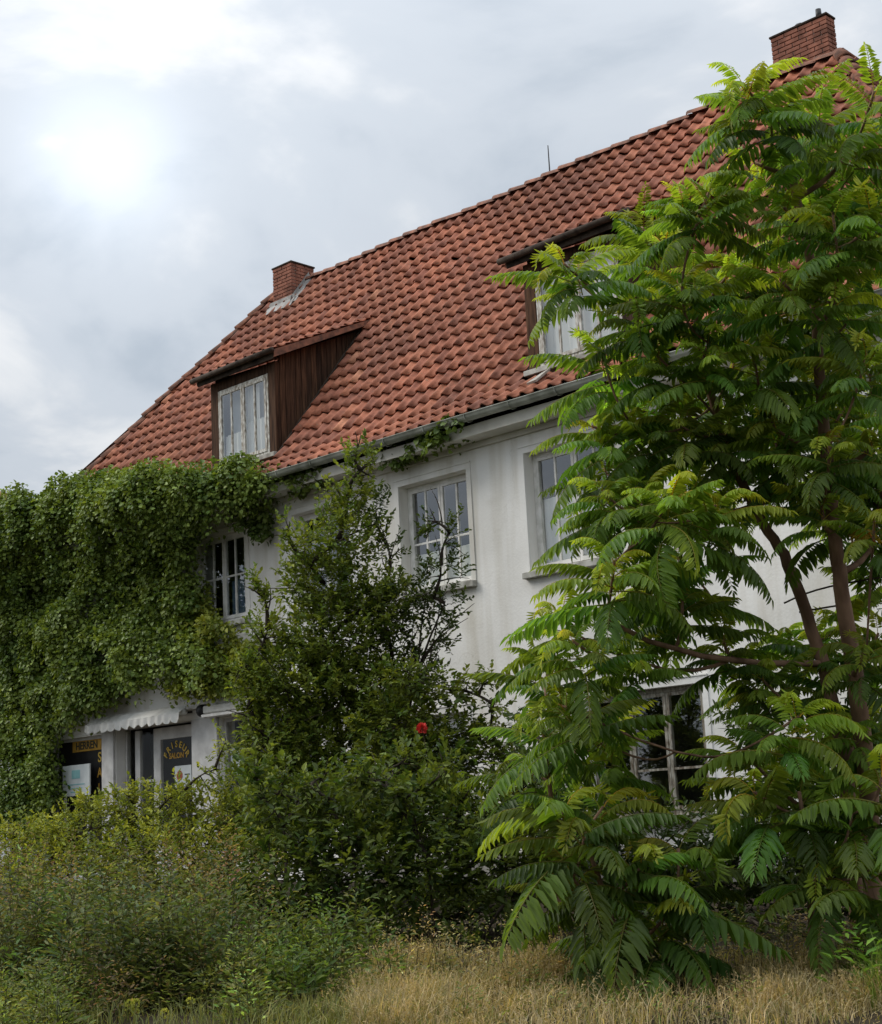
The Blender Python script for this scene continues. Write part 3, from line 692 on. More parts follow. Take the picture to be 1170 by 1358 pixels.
# entrance: side light and glazed door, set back
dr = empty('shop_door', (-21.2, YW + 0.2, 0.85), house); dr['label'] = 'glazed shop door with an arc of yellow letters'
yd = YW + 0.18
dm = MB(); dm.box((-21.50, yd, 0.9), (-21.30, yd + 0.06, 3.46)); dm.box((-20.42, yd, 0.9), (-20.16, yd + 0.06, 3.46)); dm.box((-21.30, yd, 3.26), (-20.42, yd + 0.06, 3.46)); dm.box((-21.30, yd, 0.9), (-20.42, yd + 0.06, 1.5)); dm.build('leaf_frame', 'grey_paint', dr, bevel=0.006)
MB().quad((-21.30, yd + 0.025, 1.5), (-20.42, yd + 0.025, 1.5), (-20.42, yd + 0.025, 3.26), (-21.30, yd + 0.025, 3.26)).build('pane', 'shop_glass', dr)
MB().box((-22.30, yd + 0.50, 0.9), (-20.15, yd + 0.54, 3.5)).build('inner_screen', 'shop_board', dr)
MB().tube([(-20.50, yd - 0.06, 1.95), (-20.50, yd - 0.06, 2.15)], 0.014, 6).build('handle', 'zinc', dr)
arc_text('FRISEUR', 0.15, -20.87, 3.16, 0.34, 2.1, yd + 0.018, 'yellow_print', dr)
text('SALON', 0.13, (-20.87, yd + 0.018, 2.97), 'amber_print', dr)
pp = MB().box((-20.92, yd + 0.012, 2.44), (-20.46, yd + 0.016, 2.80)).build('door_notice', 'paper', dr)
MB().tube([(-20.78, yd + 0.008, 2.64), (-20.78, yd + 0.0115, 2.64)], 0.085, 9).build('emblem', 'red_print', dr)
MB().box((-20.64, yd + 0.008, 2.64), (-20.50, yd + 0.0115, 2.66)).build('text_line', 'dark_print', dr)
sd = empty('side_light', (-21.9, YW + 0.2, 0.85), house)
sm = MB(); sm.box((-22.33, yd, 0.9), (-22.28, yd + 0.06, 3.46)); sm.box((-22.04, yd + 0.002, 0.9), (-21.90, yd + 0.058, 3.46)); sm.box((-21.90, yd + 0.004, 2.58), (-21.504, yd + 0.05, 2.62)); sm.build('frame', 'grey_paint', sd)
MB().quad((-22.28, yd + 0.025, 0.9), (-22.04, yd + 0.025, 0.9), (-22.04, yd + 0.025, 3.46), (-22.28, yd + 0.025, 3.46)).build('pane', 'shop_glass', sd); MB().quad((-21.90, yd + 0.025, 0.9), (-21.504, yd + 0.025, 0.9), (-21.504, yd + 0.025, 3.46), (-21.90, yd + 0.025, 3.46)).build('pane', 'shop_glass', sd)
MB().box((-22.34, YW - 0.02, 0.75), (-20.14, YW + 0.6, 0.90)).build('doorstep', 'concrete', house)
# right shop window
sw = empty('shop_window', (-18.2, YW, 1.45), house); sw['label'] = 'shop window with yellow letters behind the shrubs'
a, b_, c, e = SHOP[2]; yy = YW + 0.08
fm = MB(); fm.box((a, yy, c), (a + 0.06, yy + 0.06, e)); fm.box((b_ - 0.06, yy, c), (b_, yy + 0.06, e)); fm.box((a + 0.06, yy, e - 0.06), (b_ - 0.06, yy + 0.06, e)); fm.box((a + 0.06, yy, c), (b_ - 0.06, yy + 0.06, c + 0.06)); fm.build('frame', 'grey_paint', sw)
MB().quad((a + 0.06, yy + 0.03, c + 0.06), (b_ - 0.06, yy + 0.03, c + 0.06), (b_ - 0.06, yy + 0.03, e - 0.06), (a + 0.06, yy + 0.03, e - 0.06)).build('pane', 'shop_glass', sw)
MB().box((a + 0.02, yy + 0.4, c), (b_ - 0.02, yy + 0.43, e)).build('backing', 'shop_board', sw)
MB().box((-19.32, yy + 0.04, 2.55), (-18.98, yy + 0.05, 2.98)).build('poster', 'paper', sw)
arc_text('DAMEN', 0.20, -18.42, 3.00, 0.52, 1.7, yy + 0.022, 'yellow_print', sw)
MB().box((-18.85, yy + 0.018, 2.62), (-18.05, yy + 0.026, 2.76)).build('name_strip', 'yellow_print', sw)
MB().box((-18.92, yy + 0.040, 2.28), (-18.35, yy + 0.05, 2.58)).build('poster', 'paper', sw)
# awning rolled against the wall, scalloped valance
aw = empty('awning', (-21.3, YW - 0.3, 3.45), None); tag(aw, 'off white rolled awning with a scalloped edge above the shop door', 'awning')
m = MB(); x0, x1 = -22.75, -20.0; n = 96; ya = YW - 0.36
for i in range(n + 1):
    x = x0 + (x1 - x0) * i / n; sc = abs(math.sin(i / n * math.pi * 12)); rip = 0.012 * math.sin(i * 0.9)
    m.v += [(x, ya + 0.16, 3.72), (x, ya + rip, 3.60 + 0.006 * math.sin(i)), (x, ya - 0.01 + rip * 1.4, 3.50 - 0.055 * sc)]
for i in range(n):
    for j in range(2): m.f.append((3 * i + j, 3 * i + 3 + j, 3 * i + 4 + j, 3 * i + 1 + j))
o = m.build('valance', 'awning_cloth', aw); o.modifiers.new('t', 'SOLIDIFY').thickness = 0.004
MB().tube([(x0, ya + 0.11, 3.62), (x1, ya + 0.11, 3.62)], 0.05, 10).build('roller', 'awning_cloth', aw, smooth=True)
for x in (x0 + 0.2, x1 - 0.15): MB().tube([(x, ya + 0.1, 3.60), (x, YW - 0.01, 3.63)], 0.018, 6).build('bracket', 'black_metal', aw)
aw = empty('awning', (-18.5, YW - 0.3, 3.45), None); tag(aw, 'grey awning case with black end bracket above the shop window', 'awning')
MB().tube([(-19.62, YW - 0.22, 3.60), (-19.52, YW - 0.22, 3.60)], 0.10, 12).build('end_cap', 'black_metal', aw, smooth=True)
MB().box((-19.50, YW - 0.28, 3.54), (-17.1, YW - 0.12, 3.66)).build('case', 'awning_cloth', aw, bevel=0.015)
MB().box((-19.50, YW - 0.31, 3.475), (-17.1, YW - 0.15, 3.525)).build('front_rail', 'white_paint', aw, bevel=0.008)
for x in (-19.3, -17.4): MB().box((x - 0.03, YW - 0.12, 3.55), (x + 0.03, YW - 0.003, 3.64)).build('bracket', 'black_metal', aw)

# ---- neighbouring house beyond the left corner
nb = empty('neighbour_house', (-53, 27, 0.8)); tag(nb, 'neighbouring house with a dark brown roof beyond the ivy corner', 'house')
MB().box((-58.5, 24.5, 0.75), (-48.3, 33, 9.6)).build('wall', 'stucco', nb)
m = MB(); m.add([(-59, 24, 9.5), (-47.8, 24, 9.5), (-47.8, 33.5, 9.5), (-59, 33.5, 9.5), (-55, 28.7, 14.8), (-50.6, 28.7, 14.8)], [(0, 1, 5, 4), (1, 2, 5), (2, 3, 4, 5), (3, 0, 4), (0, 3, 2, 1)]); m.build('roof', 'ridge_clay', nb)
#VEG
# ------------------------------------------------------------------ vegetation
CRn, CUn, CFn = np.array(CR), np.array(CU), np.array(CF)
def blob(px, py, rx, ry, depth, rd=None):
    """an ellipsoid of foliage: real centre and radii in metres"""
    k = depth / FPX
    return (np.array(at(px, py, depth)), rx * k, ry * k, (rd if rd is not None else 0.8 * (rx + ry) / 2 * k))
HX = unit(np.array([CR.x, CR.y, 0.0])); HY = unit(np.array([CF.x, CF.y, 0.0])); HZ = np.array([0, 0, 1.0])
def sprays(blobs, per_m3, twig, nleaf, leaf, wr, c_a, c_b, rng, up=0.45, shell=0.45, floor=None, maxn=9000):
    Ps, Ds, Ns, Ls, Cs, tw = [], [], [], [], [], []
    for (c, rx, rz, ry) in blobs:
        vol = 4.19 * rx * ry * rz; n = int(min(maxn, max(12, vol * per_m3)))
        g = unit(rng.normal(0, 1, (n, 3))); r = rng.uniform(shell ** 3, 1, (n, 1)) ** (1 / 3) * (1 + rng.normal(0, 0.10, (n, 1)))
        q = g * r * np.array([rx, ry, rz])
        B = c + q[:, :1] * HX + q[:, 1:2] * HY + q[:, 2:] * HZ
        o = unit(g[:, :1] * HX + g[:, 1:2] * HY + g[:, 2:] * HZ)
        dr = unit(o * 0.75 + HZ * up + rng.normal(0, 0.38, (n, 3)))
        tl = twig * rng.uniform(0.55, 1.35, (n, 1)); mixc = rng.uniform(0, 1, (n, 1))
        if floor is not None:
            ok = B[:, 2] > gzn(B[:, 0], B[:, 1]) + floor; B, dr, tl, mixc, o = B[ok], dr[ok], tl[ok], mixc[ok], o[ok]; n = len(B)
        if n == 0: continue
        B = B - dr * tl * 0.5
        side = unit(np.cross(dr, HZ + rng.normal(0, 0.3, (n, 3))))
        tw.append((B, B + dr * tl))
        for k in range(nleaf):
            s = (k + 0.6) / nleaf; sg = 1 if k % 2 else -1
            P = B + dr * tl * s - HZ * (s * s) * tl * 0.10
            Dd = unit(dr * (0.45 + 0.6 * s) + side * sg * (1.0 - 0.5 * s) + rng.normal(0, 0.28, (n, 3)))
            Ps.append(P); Ds.append(Dd); Ns.append(unit(HZ * 0.9 + o * 0.35 + rng.normal(0, 0.35, (n, 3))))
            Ls.append(leaf * rng.uniform(0.65, 1.25, n))
            cc = np.asarray(c_a) * (1 - mixc) + np.asarray(c_b) * mixc
            Cs.append(np.clip(cc * np.exp(rng.normal(0, 0.22, (n, 1))), 0.003, 0.9))
    P, Dd, Nn, L, C = map(np.concatenate, (Ps, Ds, Ns, Ls, Cs))
    V, F = leaf_arrays(P, Dd, Nn, L, wr)
    C = np.repeat(C, 6, 0)
    tb = np.concatenate([a for a, _ in tw]); te = np.concatenate([b for _, b in tw])
    return V, F, C, tb, te
def twig_quads(tb, te, r):
    d_ = te - tb; s = unit(np.cross(d_, HZ + 0.01)) * r; u = unit(np.cross(d_, s)) * r; n = len(tb)
    V = np.stack([tb + s, tb - s * 0.5 + u * 0.87, tb - s * 0.5 - u * 0.87, te + s * 0.3, te - s * 0.15 + u * 0.26, te - s * 0.15 - u * 0.26], 1).reshape(-1, 3)
    k = np.arange(n)[:, None] * 6
    F = np.concatenate([k + np.array([[0, 1, 4, 3]]), k + np.array([[1, 2, 5, 4]]), k + np.array([[2, 0, 3, 5]])])
    return V, F
def curve(a, b, bow, n=7, rng=random):
    a, b = Vector(a), Vector(b); L = (b - a).length; off = Vector((rng.uniform(-1, 1), rng.uniform(-1, 1), bow)) * L * 0.12
    return [a.lerp(b, i / n) + off * math.sin(math.pi * i / n) for i in range(n + 1)]
def shrub(name, label, cat, blobs, base, seed, per_m3, twig, nleaf, leaf, wr, c_a, c_b, group=None, mat='leaf', bark='dark_bark', stems=3, srad=0.04, up=0.45, shell=0.45, floor=None, twr=0.0025):
    rng = np.random.default_rng(seed); rr = random.Random(seed)
    bx_, by_ = base[0], base[1]; root = empty(name, (bx_, by_, gz(bx_, by_))); tag(root, label, cat, group)
    V, F, C, tb, te = sprays(blobs, per_m3, twig, nleaf, leaf, wr, c_a, c_b, rng, up, shell, floor)
    wl = np.array(WORLD[root])
    link('crown', npmesh('crown', V - wl, F, mat, col=C), root, WORLD[root])
    TVq, TFq = twig_quads(tb, te, twr); link('twigs', npmesh('twigs', TVq - wl, TFq, bark), root, WORLD[root])['kind'] = 'stuff'
    nodes = [Vector((bx_, by_, gz(bx_, by_) - 0.05))]
    bl = sorted(blobs, key=lambda b: b[0][2])
    for i, b in enumerate(bl):
        c = Vector(b[0]); cand = [p for p in nodes if p.z < c.z - 0.1] or nodes[:1]
        a = nodes[0] if i < stems else min(cand, key=lambda p: (p - c).length + (0.0 if p is not nodes[0] else 0.4))
        pts = curve(a, c, 0.5, 7, rr); r0 = srad * (1.0 if a is nodes[0] else 0.6)
        MB().tube(pts, [r0 * (1 - 0.8 * k / 7) for k in range(8)], 6).build('trunk' if a is nodes[0] else 'branch', bark, root, smooth=True)
        nodes += pts[3:]
        for q in range(5):                              # side limbs into the crown
            e = c + Vector(tuple(rng.normal(0, 0.55, 3) * np.array([b[1], b[1], b[2]])))
            MB().tube(curve(pts[rr.randrange(3, 7)], e, 0.4, 4, rr), [r0 * 0.4, r0 * 0.32, r0 * 0.24, r0 * 0.16, r0 * 0.08], 4).build('branch', bark, root)
    return root

# ---- ivy over the left half of the front
def poly_wall(pts, y): return [(p.x, p.z) for p in (atY(a, b, y) for a, b in pts)]
def inside(poly, x, z):
    n = len(poly); r = np.zeros(len(x), bool); j = n - 1
    for i in range(n):
        xi, zi = poly[i]; xj, zj = poly[j]
        c = ((zi > z) != (zj > z)) & (x < (xj - xi) * (z - zi) / (zj - zi + 1e-12) + xi); r ^= c; j = i
    return r
def vnoise(x, z, s, seed):
    rg = np.random.default_rng(seed); G = rg.uniform(0, 1, (64, 64)); u, v = (x * s) % 63, (z * s) % 63
    i, j = u.astype(int), v.astype(int); fu, fv = u - i, v - j; fu = fu * fu * (3 - 2 * fu); fv = fv * fv * (3 - 2 * fv)
    return (G[i, j] * (1 - fu) + G[i + 1, j] * fu) * (1 - fv) + (G[i, j + 1] * (1 - fu) + G[i + 1, j + 1] * fu) * fv
def domes(C, Nrm, rad, per, leaf, wr, c_a, c_b, rng, hang=0.5):
    n = len(C); g = unit(rng.normal(0, 1, (n, per, 3)) + Nrm[:, None] * 1.1)
    P = C[:, None] + g * (rad[:, None, None] * rng.uniform(0.55, 1.08, (n, per, 1)))
    Dd = unit(g * 0.55 + rng.normal(0, 0.5, (n, per, 3)) + np.array([0, 0, -hang * 0.5]))
    Nn = unit(g + np.array([0, 0, 0.5]) + rng.normal(0, 0.3, (n, per, 3)))
    k = rng.uniform(0, 1, (n, 1, 1)) * 0.6 + rng.uniform(0, 1, (n, per, 1)) * 0.4
    col = (np.asarray(c_a) * (1 - k) + np.asarray(c_b) * k) * np.exp(rng.normal(0, 0.2, (n, per, 1)))
    L = leaf * rng.uniform(0.6, 1.25, (n, per))
    V, F = leaf_arrays(P.reshape(-1, 3), Dd.reshape(-1, 3), Nn.reshape(-1, 3), L.reshape(-1), wr, 0.12, 0.12)
    return V, F, np.repeat(np.clip(col.reshape(-1, 3), 0.003, 0.9), 6, 0)
def ivy(name, label, polys, seed, nclump, per, leaf, bulge, rad, c_a, c_b, base):
    rng = np.random.default_rng(seed); root = empty(name, base); tag(root, label, 'ivy')
    Vs, Fs, Cs = [], [], []; k = 0
    for poly, frac, top in polys:
        pw = poly_wall(poly, YW); xs, zs = [p[0] for p in pw], [p[1] for p in pw]
        x = rng.uniform(min(xs), max(xs), nclump * 6); z = rng.uniform(min(zs), max(zs), nclump * 6)
        ok = inside(pw, x, z) & ~((x > -23.15) & (x < -22.45) & (z > 5.55) & (z < 6.15)); x, z = x[ok][:int(nclump * frac)], z[ok][:int(nclump * frac)]
        nz = vnoise(x + 60, z + 9, 0.9, seed); nz2 = vnoise(x + 60, z + 9, 2.3, seed + 1)
        f = 0.05 + bulge * (0.25 + 0.75 * nz * nz2 * 2.2)
        if top: f = f + np.clip((z - 5.9) / 1.0, 0, 1) * 0.60 * (0.85 + 0.25 * nz) + np.clip((5.3 - z) / 4, 0, 1) * 0.10
        inner = rng.uniform(0, 1, len(x)) < 0.30; f = np.where(inner, f * 0.4, f)
        C_ = np.stack([x, YW - f, z], 1)
        Nr = unit(np.stack([rng.normal(0.1, 0.15, len(x)), np.full(len(x), -0.65), np.full(len(x), 0.55) + (0.6 * (z > 6.6))], 1))
        V, F, C = domes(C_, Nr, rng.uniform(0.6, 1.3, len(x)) * rad, per, leaf, 0.85, c_a, c_b, rng)
        Vs.append(V); Fs.append(F + k); Cs.append(C); k += len(V)
    V = np.concatenate(Vs); link('foliage', npmesh('foliage', V - np.array(WORLD[root]), np.concatenate(Fs), 'ivy_leaf', col=np.concatenate(Cs)), root, WORLD[root])
    return root
IVY = [(-60, 752), (0, 700), (60, 676), (130, 660), (200, 648), (260, 646), (330, 640), (372, 628), (398, 640), (392, 662), (368, 676), (350, 684), (330, 690), (300, 706), (272, 716), (284, 735), (278, 775), (290, 800), (280, 838), (300, 862), (325, 880), (322, 900), (270, 912), (225, 922), (150, 940), (98, 962), (92, 1040), (88, 1110), (-60, 1120)]
IVYTOP = [(-60, 780), (0, 722), (60, 694), (130, 674), (200, 658), (260, 654), (330, 648), (380, 634), (395, 655), (330, 676), (260, 690), (130, 705), (0, 760), (-60, 815)]
iv = ivy('ivy', 'dense dark green ivy mantle covering the shop end of the white wall', [(IVY, 1.0, True), (IVYTOP, 0.22, True)], 21, 1150, 120, 0.070, 0.55, 0.29, (0.070, 0.135, 0.026), (0.230, 0.290, 0.062), (-23, YW - 0.2, 0.9))
rr = random.Random(5)
for k in range(4):
    x = -25.7 + k * 0.30; pts = [(x, YW - 0.04, 0.75)]
    for j in range(8): pts.append((pts[-1][0] + rr.uniform(-0.12, 0.14), YW - 0.05, 0.75 + (j + 1) * 0.72))
    MB().tube(pts, [0.035 - 0.003 * j for j in range(9)], 5).build('stem', 'dark_bark', iv)
T1 = [(398, 640), (430, 628), (455, 624), (452, 640), (425, 650), (400, 660)]
T2 = [(348, 684), (372, 676), (374, 700), (366, 722), (356, 718), (350, 700)]
ivy('ivy', 'thin ivy runner hanging under the gutter between the ivy mantle and the hornbeam', [(T1, 0.5, False), (T2, 0.5, False)], 23, 46, 24, 0.09, 0.30, 0.13, (0.06, 0.11, 0.022), (0.15, 0.18, 0.045), (-17.6, YW - 0.1, 6.4))
T3 = [(520, 606), (560, 596), (596, 580), (640, 568), (640, 584), (612, 598), (575, 610), (530, 620)]
ivy('ivy', 'loose ivy tufts under the eave above the window with the cream panel', [(T3, 1.0, False)], 25, 40, 22, 0.09, 0.30, 0.11, (0.06, 0.11, 0.022), (0.13, 0.18, 0.045), (-14.6, YW - 0.1, 6.6))
Y1 = [(262, 790), (282, 780), (292, 822), (322, 836), (345, 850), (350, 912), (300, 930), (262, 925)]
ivy('creeper', 'yellowing creeper below the sill of the ivy framed window', [(Y1, 1.0, False)], 27, 170, 30, 0.075, 0.42, 0.15, (0.12, 0.18, 0.028), (0.32, 0.33, 0.055), (-19.0, YW - 0.2, 3.8))

# ---- shrubs and small trees in front of the house
g1 = at(430, 1170, 18.9)
shrub('hornbeam', 'tall light green hornbeam rising past the gutter before the shop end', 'tree',
      [blob(470, 606, 20, 34, 18.8), blob(495, 612, 11, 26, 18.8), blob(462, 660, 40, 34, 18.8), blob(450, 715, 58, 45, 18.7), blob(430, 775, 62, 46, 18.6), blob(440, 840, 82, 55, 18.6), blob(400, 905, 92, 56, 18.4), blob(470, 915, 80, 60, 18.7), blob(380, 975, 62, 56, 18.2), blob(440, 990, 90, 50, 18.5), blob(355, 835, 28, 34, 18.4, 0.3), blob(345, 900, 30, 40, 18.3, 0.4), blob(395, 735, 28, 28, 18.5, 0.3), blob(330, 1000, 24, 40, 18.2, 0.3), blob(350, 790, 16, 18, 18.2, 0.15), blob(338, 770, 8, 10, 18.2, 0.1), blob(375, 700, 14, 24, 18.4, 0.15), blob(510, 800, 44, 50, 18.6), blob(520, 960, 60, 60, 18.6), blob(330, 940, 22, 26, 18.2, 0.2), blob(318, 880, 14, 20, 18.1, 0.15), blob(440, 1050, 110, 40, 18.2), blob(340, 1050, 60, 40, 18.0)],
      g1, 31, 600, 0.24, 8, 0.066, 0.55, (0.088, 0.145, 0.024), (0.215, 0.250, 0.044), srad=0.06, up=0.8, shell=0.25)
shrub('plum_tree', 'dark leaved plum with loose twigs before the window with the cream panel', 'tree',
      [blob(500, 680, 24, 40, 18.9, 0.25), blob(515, 725, 20, 34, 18.9, 0.2), blob(568, 690, 14, 40, 18.4, 0.15), blob(602, 700, 13, 42, 18.4, 0.15), blob(585, 750, 34, 26, 18.4, 0.25), blob(545, 790, 42, 34, 18.5), blob(590, 800, 36, 34, 18.5), blob(560, 850, 44, 42, 18.6), blob(520, 870, 40, 40, 18.7), blob(500, 800, 36, 40, 18.9)],
      at(545, 1170, 18.8), 33, 420, 0.22, 8, 0.066, 0.5, (0.030, 0.058, 0.013), (0.080, 0.110, 0.024), srad=0.045, up=0.7, shell=0.2)
shrub('hazel_bush', 'mid green bush with a single red rose before the ground floor window', 'bush',
      [blob(545, 905, 55, 30, 17.6), blob(600, 915, 45, 24, 17.5), blob(645, 900, 22, 12, 17.4, 0.15), blob(655, 935, 18, 12, 17.4, 0.15), blob(520, 960, 60, 40, 17.6), blob(600, 975, 60, 36, 17.5), blob(560, 1010, 90, 36, 17.4), blob(660, 990, 40, 32, 17.4), blob(360, 1085, 70, 60, 16.9), blob(460, 1080, 80, 60, 16.9), blob(560, 1085, 80, 55, 16.9), blob(650, 1080, 80, 55, 16.9), blob(730, 1080, 60, 55, 16.4)],
      at(570, 1180, 17.5), 35, 620, 0.24, 8, 0.072, 0.55, (0.055, 0.100, 0.018), (0.170, 0.200, 0.034), srad=0.04, up=0.35, shell=0.3)
rose = empty('rose', at(560, 966, 16.95)); tag(rose, 'single red rose blossom in the mid green bush', 'flower')
rg = np.random.default_rng(3); gg = unit(rg.normal(0, 1, (34, 3))); V, F = leaf_arrays(gg * 0.018, unit(gg + HZ * 0.3), unit(np.cross(gg, HZ + 0.1)), np.full(34, 0.055), 0.95)
link('petals', npmesh('petals', V, F, 'rose_red'), rose, WORLD[rose]); p = WORLD[rose]
MB().tube([p, p + Vector((0.02, 0.03, -0.25)), p + Vector((0.0, 0.1, -0.6))], 0.004, 4).build('stalk', 'dark_bark', rose)
shrub('privet_hedge', 'yellow green bush screening the foot of the shop front', 'bush',
      [blob(40, 1120, 66, 44, 16.8), blob(120, 1102, 74, 46, 16.6), blob(205, 1082, 74, 42, 16.6), blob(290, 1076, 60, 42, 16.6), blob(95, 1165, 100, 50, 16.2), blob(215, 1150, 110, 62, 16.0), blob(310, 1150, 70, 66, 16.2), blob(120, 1068, 26, 20, 16.7, 0.25), blob(285, 1020, 14, 42, 16.6, 0.15), blob(300, 985, 16, 22, 16.6, 0.15), blob(245, 1048, 30, 18, 16.6, 0.2), blob(170, 1052, 22, 18, 16.6, 0.2)],
      at(190, 1220, 16.3), 37, 620, 0.22, 9, 0.055, 0.5, (0.125, 0.172, 0.028), (0.320, 0.330, 0.058), srad=0.03, up=0.5, shell=0.35, floor=0.0)
lr = random.Random(12)
shrub('laurel_bush', 'broad dark green bush at the edge of the dry grass', 'bush',
      [blob(375, 1095, 56, 56, 13.6), blob(455, 1100, 66, 46, 13.5), blob(545, 1090, 66, 40, 13.4), blob(640, 1100, 62, 44, 13.4), blob(380, 1165, 66, 58, 13.2), blob(470, 1155, 80, 56, 13.2), blob(570, 1140, 84, 54, 13.2), blob(670, 1145, 70, 56, 13.2), blob(345, 1215, 44, 54, 13.0), blob(730, 1080, 44, 50, 13.2), blob(740, 1150, 50, 50, 13.2), blob(450, 1205, 74, 44, 13.6), blob(560, 1200, 84, 44, 13.8), blob(660, 1200, 74, 44, 13.8), blob(500, 1245, 90, 26, 12.9), blob(640, 1245, 90, 26, 12.9)]
      + [blob(lr.uniform(335, 740), lr.uniform(1010, 1065), lr.uniform(10, 26), lr.uniform(16, 40), lr.uniform(13.2, 14.4), 0.15) for _ in range(24)],
      at(520, 1240, 13.4), 39, 430, 0.28, 8, 0.080, 0.5, (0.034, 0.068, 0.014), (0.150, 0.190, 0.038), srad=0.035, up=0.35, shell=0.3, floor=0.05)
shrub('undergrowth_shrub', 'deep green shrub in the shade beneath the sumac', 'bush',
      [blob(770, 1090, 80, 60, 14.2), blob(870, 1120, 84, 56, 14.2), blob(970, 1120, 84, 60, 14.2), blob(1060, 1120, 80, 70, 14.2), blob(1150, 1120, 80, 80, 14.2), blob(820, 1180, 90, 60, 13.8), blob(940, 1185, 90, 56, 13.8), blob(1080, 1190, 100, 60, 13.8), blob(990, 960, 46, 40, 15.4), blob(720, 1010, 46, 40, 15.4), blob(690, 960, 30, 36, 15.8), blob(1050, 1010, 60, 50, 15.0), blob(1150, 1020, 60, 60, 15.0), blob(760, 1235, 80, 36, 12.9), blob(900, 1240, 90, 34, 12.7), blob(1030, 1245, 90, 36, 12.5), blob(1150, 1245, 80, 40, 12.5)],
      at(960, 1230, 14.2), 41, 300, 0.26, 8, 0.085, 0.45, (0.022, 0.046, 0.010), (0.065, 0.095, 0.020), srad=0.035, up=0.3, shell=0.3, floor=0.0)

# ---- sumac: pinnate leaves in rosettes at the branch ends
def frond(seed, droop, pairs=12):
    rg = np.random.default_rng(seed); n = 26; s = np.linspace(0, 1, n)
    ph = -droop * s ** 1.35; az = rg.normal(0, 0.18) * s ** 2
    st = np.stack([np.cos(ph) * np.cos(az), np.cos(ph) * np.sin(az), np.sin(ph)], 1); P = np.concatenate([[[0, 0, 0]], np.cumsum((st[1:] + st[:-1]) / 2 / (n - 1), 0)])
    ip = lambda q: np.array([np.interp(q, s, P[:, k]) for k in range(3)]).T
    it = lambda q: unit(np.array([np.interp(q, s, st[:, k]) for k in range(3)]).T)
    Ps, Ds, Ns, Ls, sv = [], [], [], [], []
    for sg in (-1, 1):
        q = np.linspace(0.16, 0.975, pairs) + rg.normal(0, 0.006, pairs); T = it(q); side = np.cross(np.array([0, 0, 1.0]) + 0 * T, T); side = unit(side) * sg; upv = unit(np.cross(T, side) * sg)
        be = np.radians(14 + 30 * q[:, None]) + rg.normal(0, 0.07, (pairs, 1)); de = np.radians(22 + 16 * rg.random((pairs, 1)))
        dd = side * np.cos(be) * np.cos(de) + T * np.sin(be) - upv * np.sin(de) * np.cos(be)
        Ps.append(ip(q)); Ds.append(dd); Ns.append(upv + side * 0.3); Ls.append(0.250 * np.sin(np.pi * (0.20 + 0.70 * q)) ** 0.65 * rg.uniform(0.88, 1.1, pairs)); sv.append(q)
    Ps.append(P[-1:]); Ds.append(st[-1:]); Ns.append(np.array([[0, 0, 1.0]]) + st[-1:] * 0.1); Ls.append(np.array([0.14])); sv.append(np.array([1.0]))
    Pp, Dd, Nn, L, q = map(np.concatenate, (Ps, Ds, Ns, Ls, sv))
    V, F = leaf_arrays(Pp, Dd, Nn, L, 0.245, 0.16, 0.22)
    cl = (np.array([[0.9, 0.95, 0.9]]) * (1 - q[:, None]) + np.array([[1.25, 1.12, 0.9]]) * q[:, None]) * np.exp(rg.normal(0, 0.10, (len(q), 1)))
    C = np.repeat(cl, 6, 0)
    r = 0.010 * (1 - 0.75 * s)[:, None]; idx = np.arange(0, n, 3); Q = P[idx]; rr_ = r[idx]; sd = unit(np.cross(st[idx], np.array([0, 0.001, 1.0]))); uu = unit(np.cross(sd, st[idx]))
    m_ = len(idx); RV = np.stack([Q + uu * rr_, Q + (sd * 0.87 - uu * 0.5) * rr_, Q - (sd * 0.87 + uu * 0.5) * rr_], 1).reshape(-1, 3); RF = []
    for i in range(m_ - 1):
        for j in range(3): RF.append((i * 3 + j, i * 3 + (j + 1) % 3, (i + 1) * 3 + (j + 1) % 3, (i + 1) * 3 + j))
    k = len(V); V = np.concatenate([V, RV]); F = np.concatenate([F, np.array(RF) + k]); C = np.concatenate([C, np.tile([[1.7, 1.0, 1.2]], (len(RV), 1))])
    return V, F, C
FR = []
for k in range(14):
    dr_ = (0.55, 0.8, 1.05, 1.3, 1.6, 0.7, 0.95, 1.2, 2.3, 2.0, 0.6, 0.85, 1.1, 2.6)[k]
    V, F, C = frond(100 + k, dr_, 17 if k % 3 else 15); FR.append((V, F, C, npmesh('leaf', V, F, 'sumac_leaf', col=C)))
YOUNG = np.array([0.330, 0.430, 0.050]); MATURE = np.array([0.100, 0.190, 0.036])
OPEN = ((862, 942, 898, 1005), (685, 755, 670, 775), (712, 790, 395, 470), (1020, 1130, 700, 770), (880, 955, 150, 220))
